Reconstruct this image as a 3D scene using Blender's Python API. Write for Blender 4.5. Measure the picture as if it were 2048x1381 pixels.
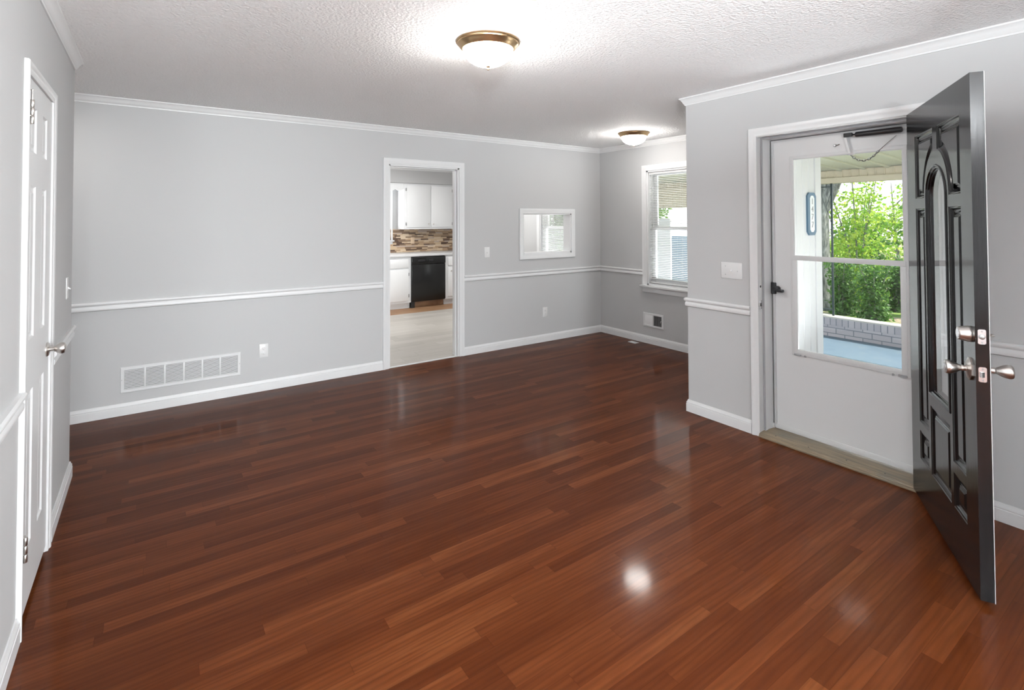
import bpy, bmesh, math, random
from math import sin, cos, pi, radians as R
from mathutils import Vector, Matrix
from mathutils.geometry import tessellate_polygon

for _o in list(bpy.data.objects):
    bpy.data.objects.remove(_o)
SC = bpy.context.scene
COL = SC.collection
random.seed(7)

# ------------------------------------------------------------------ camera
W_, H_ = 2048, 1381
F_, CY_ = 1031.3034, 420.2966
YAW, PITCH, ROLL = 0.6097557, 0.0204504, -0.0033163
fw = Vector((sin(YAW)*cos(PITCH), cos(YAW)*cos(PITCH), sin(PITCH)))
rt = Vector((cos(YAW), -sin(YAW), 0)); up = rt.cross(fw)
r2 = rt*cos(ROLL)+up*sin(ROLL); u2 = -rt*sin(ROLL)+up*cos(ROLL)
cam = bpy.data.cameras.new('camera')
camo = bpy.data.objects.new('camera', cam); COL.objects.link(camo)
M = Matrix((r2, u2, -fw)).transposed().to_4x4()
M.translation = Vector((-4.920564, -4.984804, 1.484512))
camo.matrix_world = M
cam.sensor_fit = 'HORIZONTAL'; cam.sensor_width = 36
cam.lens = F_/W_*36
cam.shift_y = (CY_-H_/2)/W_
cam.clip_start = 0.05; cam.clip_end = 300
SC.camera = camo

# ------------------------------------------------------------------ world, sun, daylight, exposure
SC.view_settings.view_transform = 'Standard'
SC.view_settings.look = 'None'
SC.view_settings.exposure = 0.60
SC.view_settings.gamma = 1.0
SC.view_settings.use_curve_mapping = False
SC.cycles.sample_clamp_indirect = 4.0
SC.cycles.blur_glossy = 1.0
wd = bpy.data.worlds.new('sky'); SC.world = wd; wd.use_nodes = True
nt = wd.node_tree; nt.nodes.clear()
wo = nt.nodes.new('ShaderNodeOutputWorld'); wb = nt.nodes.new('ShaderNodeBackground')
tc = nt.nodes.new('ShaderNodeTexCoord'); sx = nt.nodes.new('ShaderNodeSeparateXYZ')
rp = nt.nodes.new('ShaderNodeValToRGB')
rp.color_ramp.elements[0].position = 0.0; rp.color_ramp.elements[0].color = (.94, .96, 1.0, 1)
rp.color_ramp.elements[1].position = 0.75; rp.color_ramp.elements[1].color = (.62, .77, 1.0, 1)
nt.links.new(tc.outputs['Generated'], sx.inputs[0]); nt.links.new(sx.outputs['Z'], rp.inputs[0])
nt.links.new(rp.outputs[0], wb.inputs[0]); nt.links.new(wb.outputs[0], wo.inputs[0])
wb.inputs[1].default_value = 1.65

def sun(name, d, e, col, ang):
    l = bpy.data.lights.new(name, 'SUN'); l.energy = e; l.color = col; l.angle = ang
    o = bpy.data.objects.new(name, l); COL.objects.link(o)
    o.rotation_euler = Vector(d).to_track_quat('-Z', 'Y').to_euler()
sun('sun', (-.55, .50, -.95), 6.5, (1, .93, .80), R(1.0))

def daylight(name, loc, d, sx_, sy_, watt, col=(1, 1, 1)):  # area light, for window daylight and added fills
    l = bpy.data.lights.new(name, 'AREA'); l.shape = 'RECTANGLE'; l.size = sx_; l.size_y = sy_
    l.energy = watt; l.color = col
    o = bpy.data.objects.new(name, l); COL.objects.link(o); o.location = loc
    o.rotation_euler = Vector(d).to_track_quat('-Z', 'Y').to_euler()
    return o
# daylight stand-in at the kitchen window; the rest are added fill lights
FILL = (.925, .975, 1)
daylight('fill light at added picture window', (-1.30, -7.3, 1.40), (-1, .2, .62), 2.8, 1.6, 840, FILL)  # fill at an added window, standing in for daylight
daylight('fill light at added rear window', (-3.3, -10.70, 1.40), (-.10, 1, .72), 2.8, 1.6, 330, FILL)  # lights the room from an added, unseen rear window
daylight('fill light at added second rear window', (-5.55, -10.70, 1.40), (.15, 1, .7), 1.1, 1.6, 330, FILL)  # added with its window to lift the room light
daylight('hidden upward fill at the dining window', (.52, -1.22, .40), (-.8, 0, 1), .9, .5, 62, FILL)  # added lamp below the sill, aimed up at the dining ceiling
daylight('hidden upward fill at the nook window', (.52, .93, .40), (-.8, 0, 1), .7, .5, 60, FILL)  # hidden lamp added outside the nook to lift the kitchen
daylight('daylight kitchen window', (-1.84, 4.02, 1.62), (0, -1, .1), .8, .9, 60, (.97, .98, 1))
daylight('kitchen fill light by the sink', (-3.1, 2.5, 2.34), (.3, .1, -1), .4, .4, 29, (1, .985, .96))  # unseen fill added for the kitchen soffit and floor
daylight('kitchen fill light', (-.75, 1.5, 2.38), (-.15, .1, -1), .5, .5, 18, (1, .985, .96))  # unseen fill added to light the cabinet fronts
daylight('hall fill light', (-5.9, -.5, 2.40), (0, 0, -1), .25, .25, 6, (1, .97, .94))  # no fixture modelled; fill added in the side hall
daylight('hidden upward fill at the storm door', (-.55, -3.46, .10), (-.45, 0, 1), .7, .75, 20, FILL)  # hidden lamp added outside to brighten the ceiling near the door
o_ = daylight('living room unseen fill uplight', (-6.1, -7.0, 1.70), (.2, .3, 1), .4, .4, 1000, FILL); o_.data.spread = R(140)  # bare area light, unseen, added to even out the walls

# ------------------------------------------------------------------ materials
def mat(name, col, rough=.5, metal=0.0, spec=.5, coat=0.0):
    m = bpy.data.materials.new(name); m.use_nodes = True
    b = m.node_tree.nodes['Principled BSDF']
    b.inputs['Base Color'].default_value = (*col, 1)
    b.inputs['Roughness'].default_value = rough
    b.inputs['Metallic'].default_value = metal
    b.inputs['Specular IOR Level'].default_value = spec
    b.inputs['Coat Weight'].default_value = coat
    return m
def nd(m, t, **kw):
    n = m.node_tree.nodes.new(t)
    for k, v in kw.items(): setattr(n, k, v)
    return n
def lk(m, a, b): m.node_tree.links.new(a, b)
def bsdf(m): return m.node_tree.nodes['Principled BSDF']
def coord(m, scale=(1, 1, 1), src='Object'):
    t = nd(m, 'ShaderNodeTexCoord'); mp = nd(m, 'ShaderNodeMapping')
    mp.inputs['Scale'].default_value = scale
    lk(m, t.outputs[src], mp.inputs[0]); return mp.outputs[0]
def noise(m, vec, scale, detail=3, rough=.5):
    n = nd(m, 'ShaderNodeTexNoise'); n.inputs['Scale'].default_value = scale
    n.inputs['Detail'].default_value = detail; n.inputs['Roughness'].default_value = rough
    lk(m, vec, n.inputs['Vector']); return n.outputs['Fac']
def ramp(m, fac, stops, interp='LINEAR'):
    r = nd(m, 'ShaderNodeValToRGB'); cr = r.color_ramp; cr.interpolation = interp
    while len(cr.elements) < len(stops): cr.elements.new(.5)
    for e, (p, c) in zip(cr.elements, stops):
        e.position = p; e.color = (*c, 1)
    lk(m, fac, r.inputs[0]); return r.outputs[0]
def bump(m, h, strength=.3, dist=.01, chain=None):
    b = nd(m, 'ShaderNodeBump'); b.inputs['Strength'].default_value = strength
    b.inputs['Distance'].default_value = dist; lk(m, h, b.inputs['Height'])
    if chain: lk(m, chain, b.inputs['Normal'])
    return b.outputs['Normal']
def math_(m, op, a, b=None, c=None):
    n = nd(m, 'ShaderNodeMath', operation=op)
    for i, v in enumerate((a, b, c)):
        if v is None: continue
        if isinstance(v, (int, float)): n.inputs[i].default_value = v
        else: lk(m, v, n.inputs[i])
    return n.outputs[0]
def mixc(m, fac, a, b, mode='MIX'):
    n = nd(m, 'ShaderNodeMix', data_type='RGBA', blend_type=mode)
    for s, v in ((0, fac), (6, a), (7, b)):
        if isinstance(v, (int, float)): n.inputs[s].default_value = v
        elif isinstance(v, tuple): n.inputs[s].default_value = (*v, 1)
        else: lk(m, v, n.inputs[s])
    return n.outputs[2]

WALLC = (.480, .483, .486)
m_wall = mat('wall paint grey', WALLC, .6, spec=.3)
v = coord(m_wall); lk(m_wall, bump(m_wall, noise(m_wall, v, 220, 2), .06, .002), bsdf(m_wall).inputs['Normal'])
m_ceil = mat('stippled ceiling paint', (.985, .985, .99), .75, spec=.25)
v = coord(m_ceil)
vo = nd(m_ceil, 'ShaderNodeTexVoronoi', feature='SMOOTH_F1'); vo.inputs['Scale'].default_value = 74; lk(m_ceil, v, vo.inputs['Vector'])
h = math_(m_ceil, 'ADD', math_(m_ceil, 'MULTIPLY', vo.outputs['Distance'], .8), noise(m_ceil, v, 85, 4, .65))
lk(m_ceil, bump(m_ceil, h, .9, .009), bsdf(m_ceil).inputs['Normal'])
m_trim = mat('white trim paint', (.69, .695, .70), .32, spec=.5)
m_white = mat('white enamel', (.645, .65, .655), .35)
m_plastic = mat('white plastic', (.70, .70, .70), .3)
m_cab = mat('white cabinet paint', (.78, .79, .80), .4)
m_dark = mat('dark slot', (.015, .015, .015), .6)
m_grey = mat('plain grey paint', (.30, .30, .31), .6)  # flat grey for fins, slots, weatherstrip, latches and digits
m_nickel = mat('satin nickel', (.62, .59, .56), .28, 1.0)
m_bright = mat('bright zinc plate', (.75, .75, .76), .25, 1.0)
m_brass = mat('aged brass', (.52, .36, .20), .30, 1.0)
m_steel = mat('dull steel', (.35, .35, .35), .4, 1.0)
m_iron = mat('dark green painted iron', (.018, .035, .038), .45)
m_blackplastic = mat('black plastic', (.012, .012, .014), .38)
m_appl = mat('black appliance enamel', (.006, .006, .006), .22)

# black front door: dark stain-paint with faint vertical grain
m_door = mat('black door paint', (.006, .006, .0065), .15, spec=.42)
v = coord(m_door, (60, 60, 2.2))
lk(m_door, bump(m_door, noise(m_door, v, 2.0, 5, .6), .16, .0015), bsdf(m_door).inputs['Normal'])

# thin clear glass: fresnel mirror over transparency
def glass(name, tint=(1, 1, 1), refl=1.0):                   # front faces carry both surfaces' reflection
    m = bpy.data.materials.new(name); m.use_nodes = True
    t = m.node_tree; t.nodes.clear()
    o = nd(m, 'ShaderNodeOutputMaterial'); mx = nd(m, 'ShaderNodeMixShader')
    a = nd(m, 'ShaderNodeBsdfTransparent'); a.inputs[0].default_value = (*tint, 1)
    g = nd(m, 'ShaderNodeBsdfGlossy'); g.inputs['Roughness'].default_value = .02
    f = nd(m, 'ShaderNodeFresnel'); f.inputs[0].default_value = 1.45
    ge = nd(m, 'ShaderNodeNewGeometry'); lk(m, math_(m, 'MULTIPLY', math_(m, 'MULTIPLY', f.outputs[0], refl), math_(m, 'SUBTRACT', 1, ge.outputs['Backfacing'])), mx.inputs[0]); lk(m, a.outputs[0], mx.inputs[1]); lk(m, g.outputs[0], mx.inputs[2])
    lk(m, mx.outputs[0], o.inputs[0]); return m
m_glass = glass('clear pane', (.985, .985, .985), 1.6)

def glow(name, col, e):
    m = mat(name, (.9, .9, .88), .25)
    b = bsdf(m); b.inputs['Emission Color'].default_value = (*col, 1); b.inputs['Emission Strength'].default_value = e
    return m
m_dome = glow('lit alabaster glass', (1, .965, .92), 56.0)
m_dome2 = glow('lit alabaster glass, dimmer bulb', (1, .965, .92), 44.0)

# strip oak floor stained red brown, boards along X
def plank_mat(name, bw, stops, rough, grain_dark, seam, lenb=1.15, coat=.0, gscale=1.0, swap=False):
    m = mat(name, (.1, .04, .02), rough, spec=.10)
    tc = nd(m, 'ShaderNodeTexCoord'); s = nd(m, 'ShaderNodeSeparateXYZ'); lk(m, tc.outputs['Object'], s.inputs[0])
    X, Y = (s.outputs['Y'], s.outputs['X']) if swap else (s.outputs['X'], s.outputs['Y'])
    yr = math_(m, 'DIVIDE', Y, bw); row = math_(m, 'FLOOR', yr); fy = math_(m, 'FRACT', yr)
    w1 = nd(m, 'ShaderNodeTexWhiteNoise', noise_dimensions='1D'); lk(m, row, w1.inputs['W'])
    L = math_(m, 'MULTIPLY_ADD', w1.outputs['Value'], lenb*.7, lenb*.55)
    xr = math_(m, 'ADD', math_(m, 'DIVIDE', X, L), math_(m, 'MULTIPLY', w1.outputs['Value'], 37.7))
    colm = math_(m, 'FLOOR', xr); fx = math_(m, 'FRACT', xr)
    cb = nd(m, 'ShaderNodeCombineXYZ'); lk(m, row, cb.inputs[0]); lk(m, colm, cb.inputs[1])
    w2 = nd(m, 'ShaderNodeTexWhiteNoise', noise_dimensions='2D'); lk(m, cb.outputs[0], w2.inputs['Vector'])
    rnd = w2.outputs['Value']
    # grain coordinates, shifted per board
    gv = nd(m, 'ShaderNodeCombineXYZ')
    lk(m, math_(m, 'MULTIPLY_ADD', rnd, 40, math_(m, 'MULTIPLY', X, 1.7*gscale)), gv.inputs[0])
    lk(m, math_(m, 'MULTIPLY', Y, 17*gscale), gv.inputs[1]); lk(m, math_(m, 'MULTIPLY', rnd, 91), gv.inputs[2])
    big = noise(m, gv.outputs[0], 1.3, 3, .55)
    fine = noise(m, gv.outputs[0], 3.2, 4, .6)
    wv = nd(m, 'ShaderNodeTexWave', wave_type='BANDS', bands_direction='Y'); wv.inputs['Scale'].default_value = .8
    wv.inputs['Distortion'].default_value = 12; wv.inputs['Detail'].default_value = 2.5; wv.inputs['Detail Scale'].default_value = .55
    lk(m, gv.outputs[0], wv.inputs['Vector'])
    cl = noise(m, coord(m, (.7, 1.6, 1)), 1.1, 2)
    t = math_(m, 'MULTIPLY_ADD', rnd, .34, math_(m, 'MULTIPLY_ADD', big, .46, math_(m, 'MULTIPLY_ADD', fine, .22, math_(m, 'MULTIPLY_ADD', cl, .22, -.14))))
    base = ramp(m, t, stops)
    base = mixc(m, math_(m, 'MULTIPLY', math_(m, 'POWER', wv.outputs['Fac'], 2.2), grain_dark), base, tuple(c*.45 for c in stops[0][1]))
    # seams between boards
    ey = math_(m, 'MINIMUM', fy, math_(m, 'SUBTRACT', 1, fy))
    ex = math_(m, 'MULTIPLY', math_(m, 'MINIMUM', fx, math_(m, 'SUBTRACT', 1, fx)), math_(m, 'DIVIDE', L, bw))
    e = math_(m, 'MINIMUM', ey, ex)
    sm = nd(m, 'ShaderNodeMapRange'); sm.inputs['From Min'].default_value = 0; sm.inputs['From Max'].default_value = .028
    lk(m, e, sm.inputs['Value'])
    base = mixc(m, math_(m, 'MULTIPLY', math_(m, 'SUBTRACT', 1, sm.outputs[0]), seam), base, tuple(c*.25 for c in stops[0][1]))
    lk(m, base, bsdf(m).inputs['Base Color'])
    # satin finish: diffuse wood under a soft and a sharper clear reflection
    df = nd(m, 'ShaderNodeBsdfDiffuse'); lk(m, base, df.inputs[0])
    g1 = nd(m, 'ShaderNodeBsdfGlossy'); g1.inputs['Roughness'].default_value = .285
    g2 = nd(m, 'ShaderNodeBsdfGlossy'); g2.inputs['Roughness'].default_value = rough
    gm = nd(m, 'ShaderNodeMixShader'); gm.inputs[0].default_value = .70; lk(m, g1.outputs[0], gm.inputs[1]); lk(m, g2.outputs[0], gm.inputs[2])
    fr = nd(m, 'ShaderNodeFresnel'); fr.inputs['IOR'].default_value = 1.33
    mx = nd(m, 'ShaderNodeMixShader'); lk(m, math_(m, 'MULTIPLY', fr.outputs[0], .60), mx.inputs[0]); lk(m, df.outputs[0], mx.inputs[1]); lk(m, gm.outputs[0], mx.inputs[2])
    out = [n for n in m.node_tree.nodes if n.type == 'OUTPUT_MATERIAL'][0]; lk(m, mx.outputs[0], out.inputs[0])
    return m
m_floor = plank_mat('red brown stained oak strip floor', .0575,
    [(.15, (.043, .0100, .0029)), (.38, (.063, .0154, .0044)), (.60, (.093, .0252, .0077)), (.92, (.180, .063, .021))], .095, .20, .35)
m_kfloor = plank_mat('pale grey beige vinyl plank', .15,
    [(.10, (.33, .305, .275)), (.4, (.41, .385, .35)), (.7, (.48, .455, .42)), (.95, (.58, .555, .52))], .35, .12, .3, .9)
m_kold = mat('old brown board', (.30, .17, .09), .5)
v = coord(m_kold, (2, 40, 2)); lk(m_kold, ramp(m_kold, noise(m_kold, v, 2, 4), [(.3, (.20, .10, .05)), (.7, (.38, .23, .13))]), bsdf(m_kold).inputs['Base Color'])
m_sill = mat('worn bare oak sill', (.33, .25, .16), .55)
v = coord(m_sill, (40, 2, 40))
base = ramp(m_sill, noise(m_sill, v, 2.2, 5, .65), [(.3, (.13, .108, .082)), (.55, (.235, .185, .125)), (.8, (.36, .275, .18))])
st = ramp(m_sill, noise(m_sill, coord(m_sill, (6, 3, 6)), 1.3, 3), [(.55, (0, 0, 0)), (.75, (1, 1, 1))])
lk(m_sill, mixc(m_sill, math_(m_sill, 'MULTIPLY', st, .6), base, (.13, .14, .13)), bsdf(m_sill).inputs['Base Color'])

# mosaic strip backsplash
m_splash = mat('brown mosaic strip tile', (.3, .2, .12), .25)
tcn = nd(m_splash, 'ShaderNodeTexCoord'); s = nd(m_splash, 'ShaderNodeSeparateXYZ'); lk(m_splash, tcn.outputs['Object'], s.inputs[0])
yr = math_(m_splash, 'DIVIDE', s.outputs['Z'], .0235); row = math_(m_splash, 'FLOOR', yr)
w1 = nd(m_splash, 'ShaderNodeTexWhiteNoise', noise_dimensions='1D'); lk(m_splash, row, w1.inputs['W'])
xr = math_(m_splash, 'ADD', math_(m_splash, 'DIVIDE', s.outputs['X'], math_(m_splash, 'MULTIPLY_ADD', w1.outputs['Value'], .11, .09)), math_(m_splash, 'MULTIPLY', w1.outputs['Value'], 31))
cb = nd(m_splash, 'ShaderNodeCombineXYZ'); lk(m_splash, row, cb.inputs[0]); lk(m_splash, math_(m_splash, 'FLOOR', xr), cb.inputs[1])
w2 = nd(m_splash, 'ShaderNodeTexWhiteNoise', noise_dimensions='2D'); lk(m_splash, cb.outputs[0], w2.inputs['Vector'])
lk(m_splash, ramp(m_splash, w2.outputs['Value'], [(0, (.10, .062, .042)), (.16, (.22, .145, .095)), (.36, (.42, .29, .185)), (.60, (.56, .42, .28)), (.80, (.48, .385, .315)), (.92, (.66, .53, .38))], 'CONSTANT'), bsdf(m_splash).inputs['Base Color'])

# outdoors
m_siding = mat('white vinyl siding', (.70, .705, .715), .45)
m_porchceil = mat('pale green grey porch ceiling', (.50, .50, .39), .5)
m_beam = mat('cream porch beam', (.55, .49, .36), .5)
m_porch = mat('blue grey porch paint', (.17, .29, .42), .5)
v = coord(m_porch); lk(m_porch, ramp(m_porch, noise(m_porch, v, 3, 5, .65), [(.3, (.080, .130, .185)), (.55, (.100, .155, .210)), (.8, (.155, .19, .21))]), bsdf(m_porch).inputs['Base Color'])
m_brick = mat('grey painted brick', (.3, .3, .32), .8)
bt = nd(m_brick, 'ShaderNodeTexBrick')
for k, c in (('Color1', (.29, .28, .31)), ('Color2', (.36, .34, .37)), ('Mortar', (.15, .16, .19))): bt.inputs[k].default_value = (*c, 1)
bt.inputs['Scale'].default_value = 1; bt.inputs['Brick Width'].default_value = .215; bt.inputs['Row Height'].default_value = .075; bt.inputs['Mortar Size'].default_value = .006
tcn = nd(m_brick, 'ShaderNodeTexCoord'); s = nd(m_brick, 'ShaderNodeSeparateXYZ'); cb = nd(m_brick, 'ShaderNodeCombineXYZ')
lk(m_brick, tcn.outputs['Object'], s.inputs[0]); lk(m_brick, s.outputs['Y'], cb.inputs[0]); lk(m_brick, s.outputs['Z'], cb.inputs[1]); lk(m_brick, cb.outputs[0], bt.inputs['Vector'])
lk(m_brick, bt.outputs['Color'], bsdf(m_brick).inputs['Base Color'])
m_row = mat('grey painted rowlock brick', (.3, .3, .32), .8)
bt = nd(m_row, 'ShaderNodeTexBrick')
for k, c in (('Color1', (.28, .27, .30)), ('Color2', (.37, .35, .38)), ('Mortar', (.14, .15, .18))): bt.inputs[k].default_value = (*c, 1)
bt.inputs['Scale'].default_value = 1; bt.inputs['Brick Width'].default_value = .075; bt.inputs['Row Height'].default_value = .5; bt.inputs['Mortar Size'].default_value = .006; bt.offset = 0
tcn = nd(m_row, 'ShaderNodeTexCoord'); s = nd(m_row, 'ShaderNodeSeparateXYZ'); cb = nd(m_row, 'ShaderNodeCombineXYZ')
lk(m_row, tcn.outputs['Object'], s.inputs[0]); lk(m_row, s.outputs['Y'], cb.inputs[0]); cb.inputs[1].default_value = .2; lk(m_row, cb.outputs[0], bt.inputs['Vector'])
lk(m_row, bt.outputs['Color'], bsdf(m_row).inputs['Base Color'])
m_cap = mat('pale mortar cap', (.42, .41, .39), .8)
m_ground = mat('leaf litter and grass', (.2, .2, .1), .95)
v = coord(m_ground)
g1 = ramp(m_ground, noise(m_ground, v, 9, 6, .75), [(.35, (.10, .075, .045)), (.5, (.24, .19, .12)), (.62, (.40, .33, .24))])
g2 = ramp(m_ground, noise(m_ground, v, 14, 5, .7), [(.35, (.08, .15, .03)), (.65, (.24, .36, .07))])
lk(m_ground, mixc(m_ground, ramp(m_ground, noise(m_ground, v, .55, 3), [(.48, (0, 0, 0)), (.60, (1, 1, 1))]), g1, g2), bsdf(m_ground).inputs['Base Color'])
m_bark = mat('grey bark', (.2, .2, .18), .9)
v = coord(m_bark, (9, 9, 2)); nb = noise(m_bark, v, 2, 6, .7)
lk(m_bark, ramp(m_bark, nb, [(.35, (.07, .075, .065)), (.5, (.20, .215, .19)), (.68, (.40, .42, .38))]), bsdf(m_bark).inputs['Base Color'])
lk(m_bark, bump(m_bark, nb, .8, .03), bsdf(m_bark).inputs['Normal'])
def leafmat(name, a, b, tr):
    m = mat(name, a, .5); bs = bsdf(m)
    oi = nd(m, 'ShaderNodeNewGeometry')
    c = ramp(m, oi.outputs['Random Per Island'], [(0, a), (1, b)])
    lk(m, c, bs.inputs['Base Color'])
    t = nd(m, 'ShaderNodeBsdfTranslucent'); lk(m, c, t.inputs[0])
    mx = nd(m, 'ShaderNodeMixShader'); mx.inputs[0].default_value = tr
    out = [n for n in m.node_tree.nodes if n.type == 'OUTPUT_MATERIAL'][0]
    lk(m, bs.outputs[0], mx.inputs[1]); lk(m, t.outputs[0], mx.inputs[2]); lk(m, mx.outputs[0], out.inputs[0])
    return m
m_leaf = leafmat('bright green leaves', (.16, .38, .03), (.50, .62, .10), .5)
m_leaf2 = leafmat('mid green leaves', (.07, .20, .025), (.20, .38, .06), .4)
m_leaf3 = leafmat('deep green leaves', (.04, .12, .02), (.12, .26, .05), .35)
m_fence = mat('blue grey board', (.22, .34, .43), .7)
m_shed = mat('white panel', (.75, .76, .78), .6)
m_plaque = mat('blue plaque border', (.07, .15, .23), .4)
m_plaquew = mat('white plaque centre', (.85, .88, .88), .4)

# ------------------------------------------------------------------ mesh helpers
class MB:
    def __init__(s): s.v = []; s.f = []
    def add(s, vs, fs):
        o = len(s.v); s.v += [tuple(p) for p in vs]; s.f += [tuple(i+o for i in f) for f in fs]; return s
    def box(s, x0, x1, y0, y1, z0, z1):
        vs = [(x, y, z) for x in (x0, x1) for y in (y0, y1) for z in (z0, z1)]
        return s.add(vs, [(0, 1, 3, 2), (4, 6, 7, 5), (0, 4, 5, 1), (2, 3, 7, 6), (0, 2, 6, 4), (1, 5, 7, 3)])
    def bevbox(s, x0, x1, y0, y1, z0, z1, b=.003, seg=2):
        bm = bmesh.new(); bmesh.ops.create_cube(bm, size=1)
        for q in bm.verts: q.co = Vector(((x0+x1)/2+q.co.x*(x1-x0), (y0+y1)/2+q.co.y*(y1-y0), (z0+z1)/2+q.co.z*(z1-z0)))
        bmesh.ops.bevel(bm, geom=bm.edges[:], offset=b, segments=seg, affect='EDGES', profile=.5)
        bm.verts.index_update(); s.add([q.co for q in bm.verts], [[q.index for q in f.verts] for f in bm.faces]); bm.free(); return s
    def rings(s, rings, close=True, caps=(True, True), closed_path=False):
        n = len(rings[0]); o = len(s.v)
        for r in rings: s.v += [tuple(p) for p in r]
        m = len(rings)
        for i in range(m if closed_path else m-1):
            a = o+i*n; b = o+((i+1) % m)*n
            for j in range(n if close else n-1):
                k = (j+1) % n; s.f.append((a+j, a+k, b+k, b+j))
        if not closed_path:
            if caps[0]: s.f.append(tuple(o+j for j in reversed(range(n))))
            if caps[1]: s.f.append(tuple(o+(m-1)*n+j for j in range(n)))
        return s
    def lathe(s, prof, org=(0, 0, 0), ax=(0, 0, 1), n=32, sq=(1, 1)):
        ax = Vector(ax).normalized(); t = Vector((0, 0, 1)) if abs(ax.z) < .9 else Vector((1, 0, 0))
        e1 = ax.cross(t).normalized(); e2 = ax.cross(e1); org = Vector(org)
        return s.rings([[org+ax*h+e1*(max(r, 1e-4)*cos(2*pi*k/n)*sq[0])+e2*(max(r, 1e-4)*sin(2*pi*k/n)*sq[1]) for k in range(n)] for r, h in prof])
    def tube(s, path, rad, n=8, closed=False):
        path = [Vector(p) for p in path]; rs = rad if isinstance(rad, (list, tuple)) else [rad]*len(path)
        out = []; m = len(path)
        for i, p in enumerate(path):
            a = path[(i-1) % m] if (closed or i) else p; b = path[(i+1) % m] if (closed or i < m-1) else p
            d = (b-a).normalized(); t = Vector((0, 0, 1)) if abs(d.z) < .95 else Vector((1, 0, 0))
            e1 = d.cross(t).normalized(); e2 = d.cross(e1)
            out.append([p+e1*(rs[i]*cos(2*pi*k/n))+e2*(rs[i]*sin(2*pi*k/n)) for k in range(n)])
        return s.rings(out, closed_path=closed)
    def poly(s, loops):
        """flat face from an outer loop and holes (3D points)"""
        fl = [p for l in loops for p in l]
        return s.add(fl, tessellate_polygon([[Vector(p) for p in l] for l in loops]))
    def xform(s, fn): s.v = [tuple(fn(Vector(p))) for p in s.v]; return s
    def obj(s, name, m, parent=None, smooth=35):
        me = bpy.data.meshes.new(name); me.from_pydata(s.v, [], s.f); me.update()
        bm = bmesh.new(); bm.from_mesh(me); bmesh.ops.recalc_face_normals(bm, faces=bm.faces[:]); bm.to_mesh(me); bm.free()
        if smooth:
            me.shade_smooth(); me.set_sharp_from_angle(angle=R(smooth))
        me.materials.append(m)
        o = bpy.data.objects.new(name, me); COL.objects.link(o)
        if parent is not None: o.parent = parent
        return o
def tag(o, label, cat, group=None, kind=None):
    o['label'] = label; o['category'] = cat
    if group: o['group'] = group
    if kind: o['kind'] = kind
    return o
def struct(o, label, cat): return tag(o, label, cat, None, 'structure')
def empty(name, loc, rz=0.0):
    o = bpy.data.objects.new(name, None); COL.objects.link(o); o.empty_display_size = .05
    o.location = loc; o.rotation_euler = (0, 0, rz); return o
def copy_tree(o, parent=None):
    c = o.copy(); COL.objects.link(c)
    if parent is not None: c.parent = parent
    for ch in list(o.children): copy_tree(ch, c)
    return c

# wall slab with rectangular openings, u along the wall, z up
def wall(name, axis, at, th, u0, u1, z0, z1, holes, label, m=None):
    us = sorted({u0, u1, *[h[0] for h in holes], *[h[1] for h in holes]})
    zs = sorted({z0, z1, *[h[2] for h in holes], *[h[3] for h in holes]})
    solid = {}
    for i in range(len(us)-1):
        for j in range(len(zs)-1):
            cu, cz = (us[i]+us[i+1])/2, (zs[j]+zs[j+1])/2
            solid[i, j] = not any(h[0] < cu < h[1] and h[2] < cz < h[3] for h in holes)
    b = MB()
    P = (lambda u, d, z: (u, at+d, z)) if axis == 'x' else (lambda u, d, z: (at+d, u, z))
    def q(*pts): b.add([P(*p) for p in pts], [(0, 1, 2, 3)])
    for (i, j), sld in solid.items():
        if not sld: continue
        a, c, e, g = us[i], us[i+1], zs[j], zs[j+1]
        q((a, 0, e), (c, 0, e), (c, 0, g), (a, 0, g)); q((a, th, e), (c, th, e), (c, th, g), (a, th, g))
        if not solid.get((i-1, j)): q((a, 0, e), (a, th, e), (a, th, g), (a, 0, g))
        if not solid.get((i+1, j)): q((c, 0, e), (c, th, e), (c, th, g), (c, 0, g))
        if not solid.get((i, j-1)): q((a, 0, e), (c, 0, e), (c, th, e), (a, th, e))
        if not solid.get((i, j+1)): q((a, 0, g), (c, 0, g), (c, th, g), (a, th, g))
    bm_v = {}; vs = []; fs = []
    for f in b.f:
        nf = []
        for k in f:
            key = tuple(round(x, 5) for x in b.v[k])
            if key not in bm_v: bm_v[key] = len(vs); vs.append(key)
            nf.append(bm_v[key])
        fs.append(nf)
    b.v, b.f = vs, fs
    return struct(b.obj(name, m or m_wall, smooth=0), label, 'wall')

# moulding profile run along a floor-plan path, room side on the LEFT of travel; one mesh per run
def mould(path, prof):
    pts = [Vector((*p, 0)) for p in path]; n = len(pts); rings = []
    for i, p in enumerate(pts):
        dirs = []
        if i: dirs.append((p-pts[i-1]).normalized())
        if i < n-1: dirs.append((pts[i+1]-p).normalized())
        nr = [Vector((-d.y, d.x, 0)) for d in dirs]
        if len(nr) == 1: off = nr[0]
        else:
            s_ = nr[0]+nr[1]; off = s_/(s_.dot(nr[0]))
        rings.append([p+off*o+Vector((0, 0, z)) for o, z in prof])
    return [MB().rings([rings[i], rings[i+1]]) for i in range(n-1)]
BASE = [(0, 0), (.014, 0), (.014, .060), (.011, .0625), (.0125, .066), (.0125, .072), (.008, .079), (.005, .0903), (0, .0903)]
RAIL = [(0, .8128), (.006, .8128), (.014, .818), (.0155, .826), (.0155, .838), (.011, .845), (.011, .850), (.019, .857), (.023, .866), (.022, .8725), (.015, .8784), (0, .8784)]
CROWN = [(0, 2.381), (.006, 2.381), (.008, 2.390), (.011, 2.392), (.019, 2.409), (.028, 2.424), (.033, 2.428), (.038, 2.432), (.038, 2.4405), (0, 2.4405)]

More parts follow.
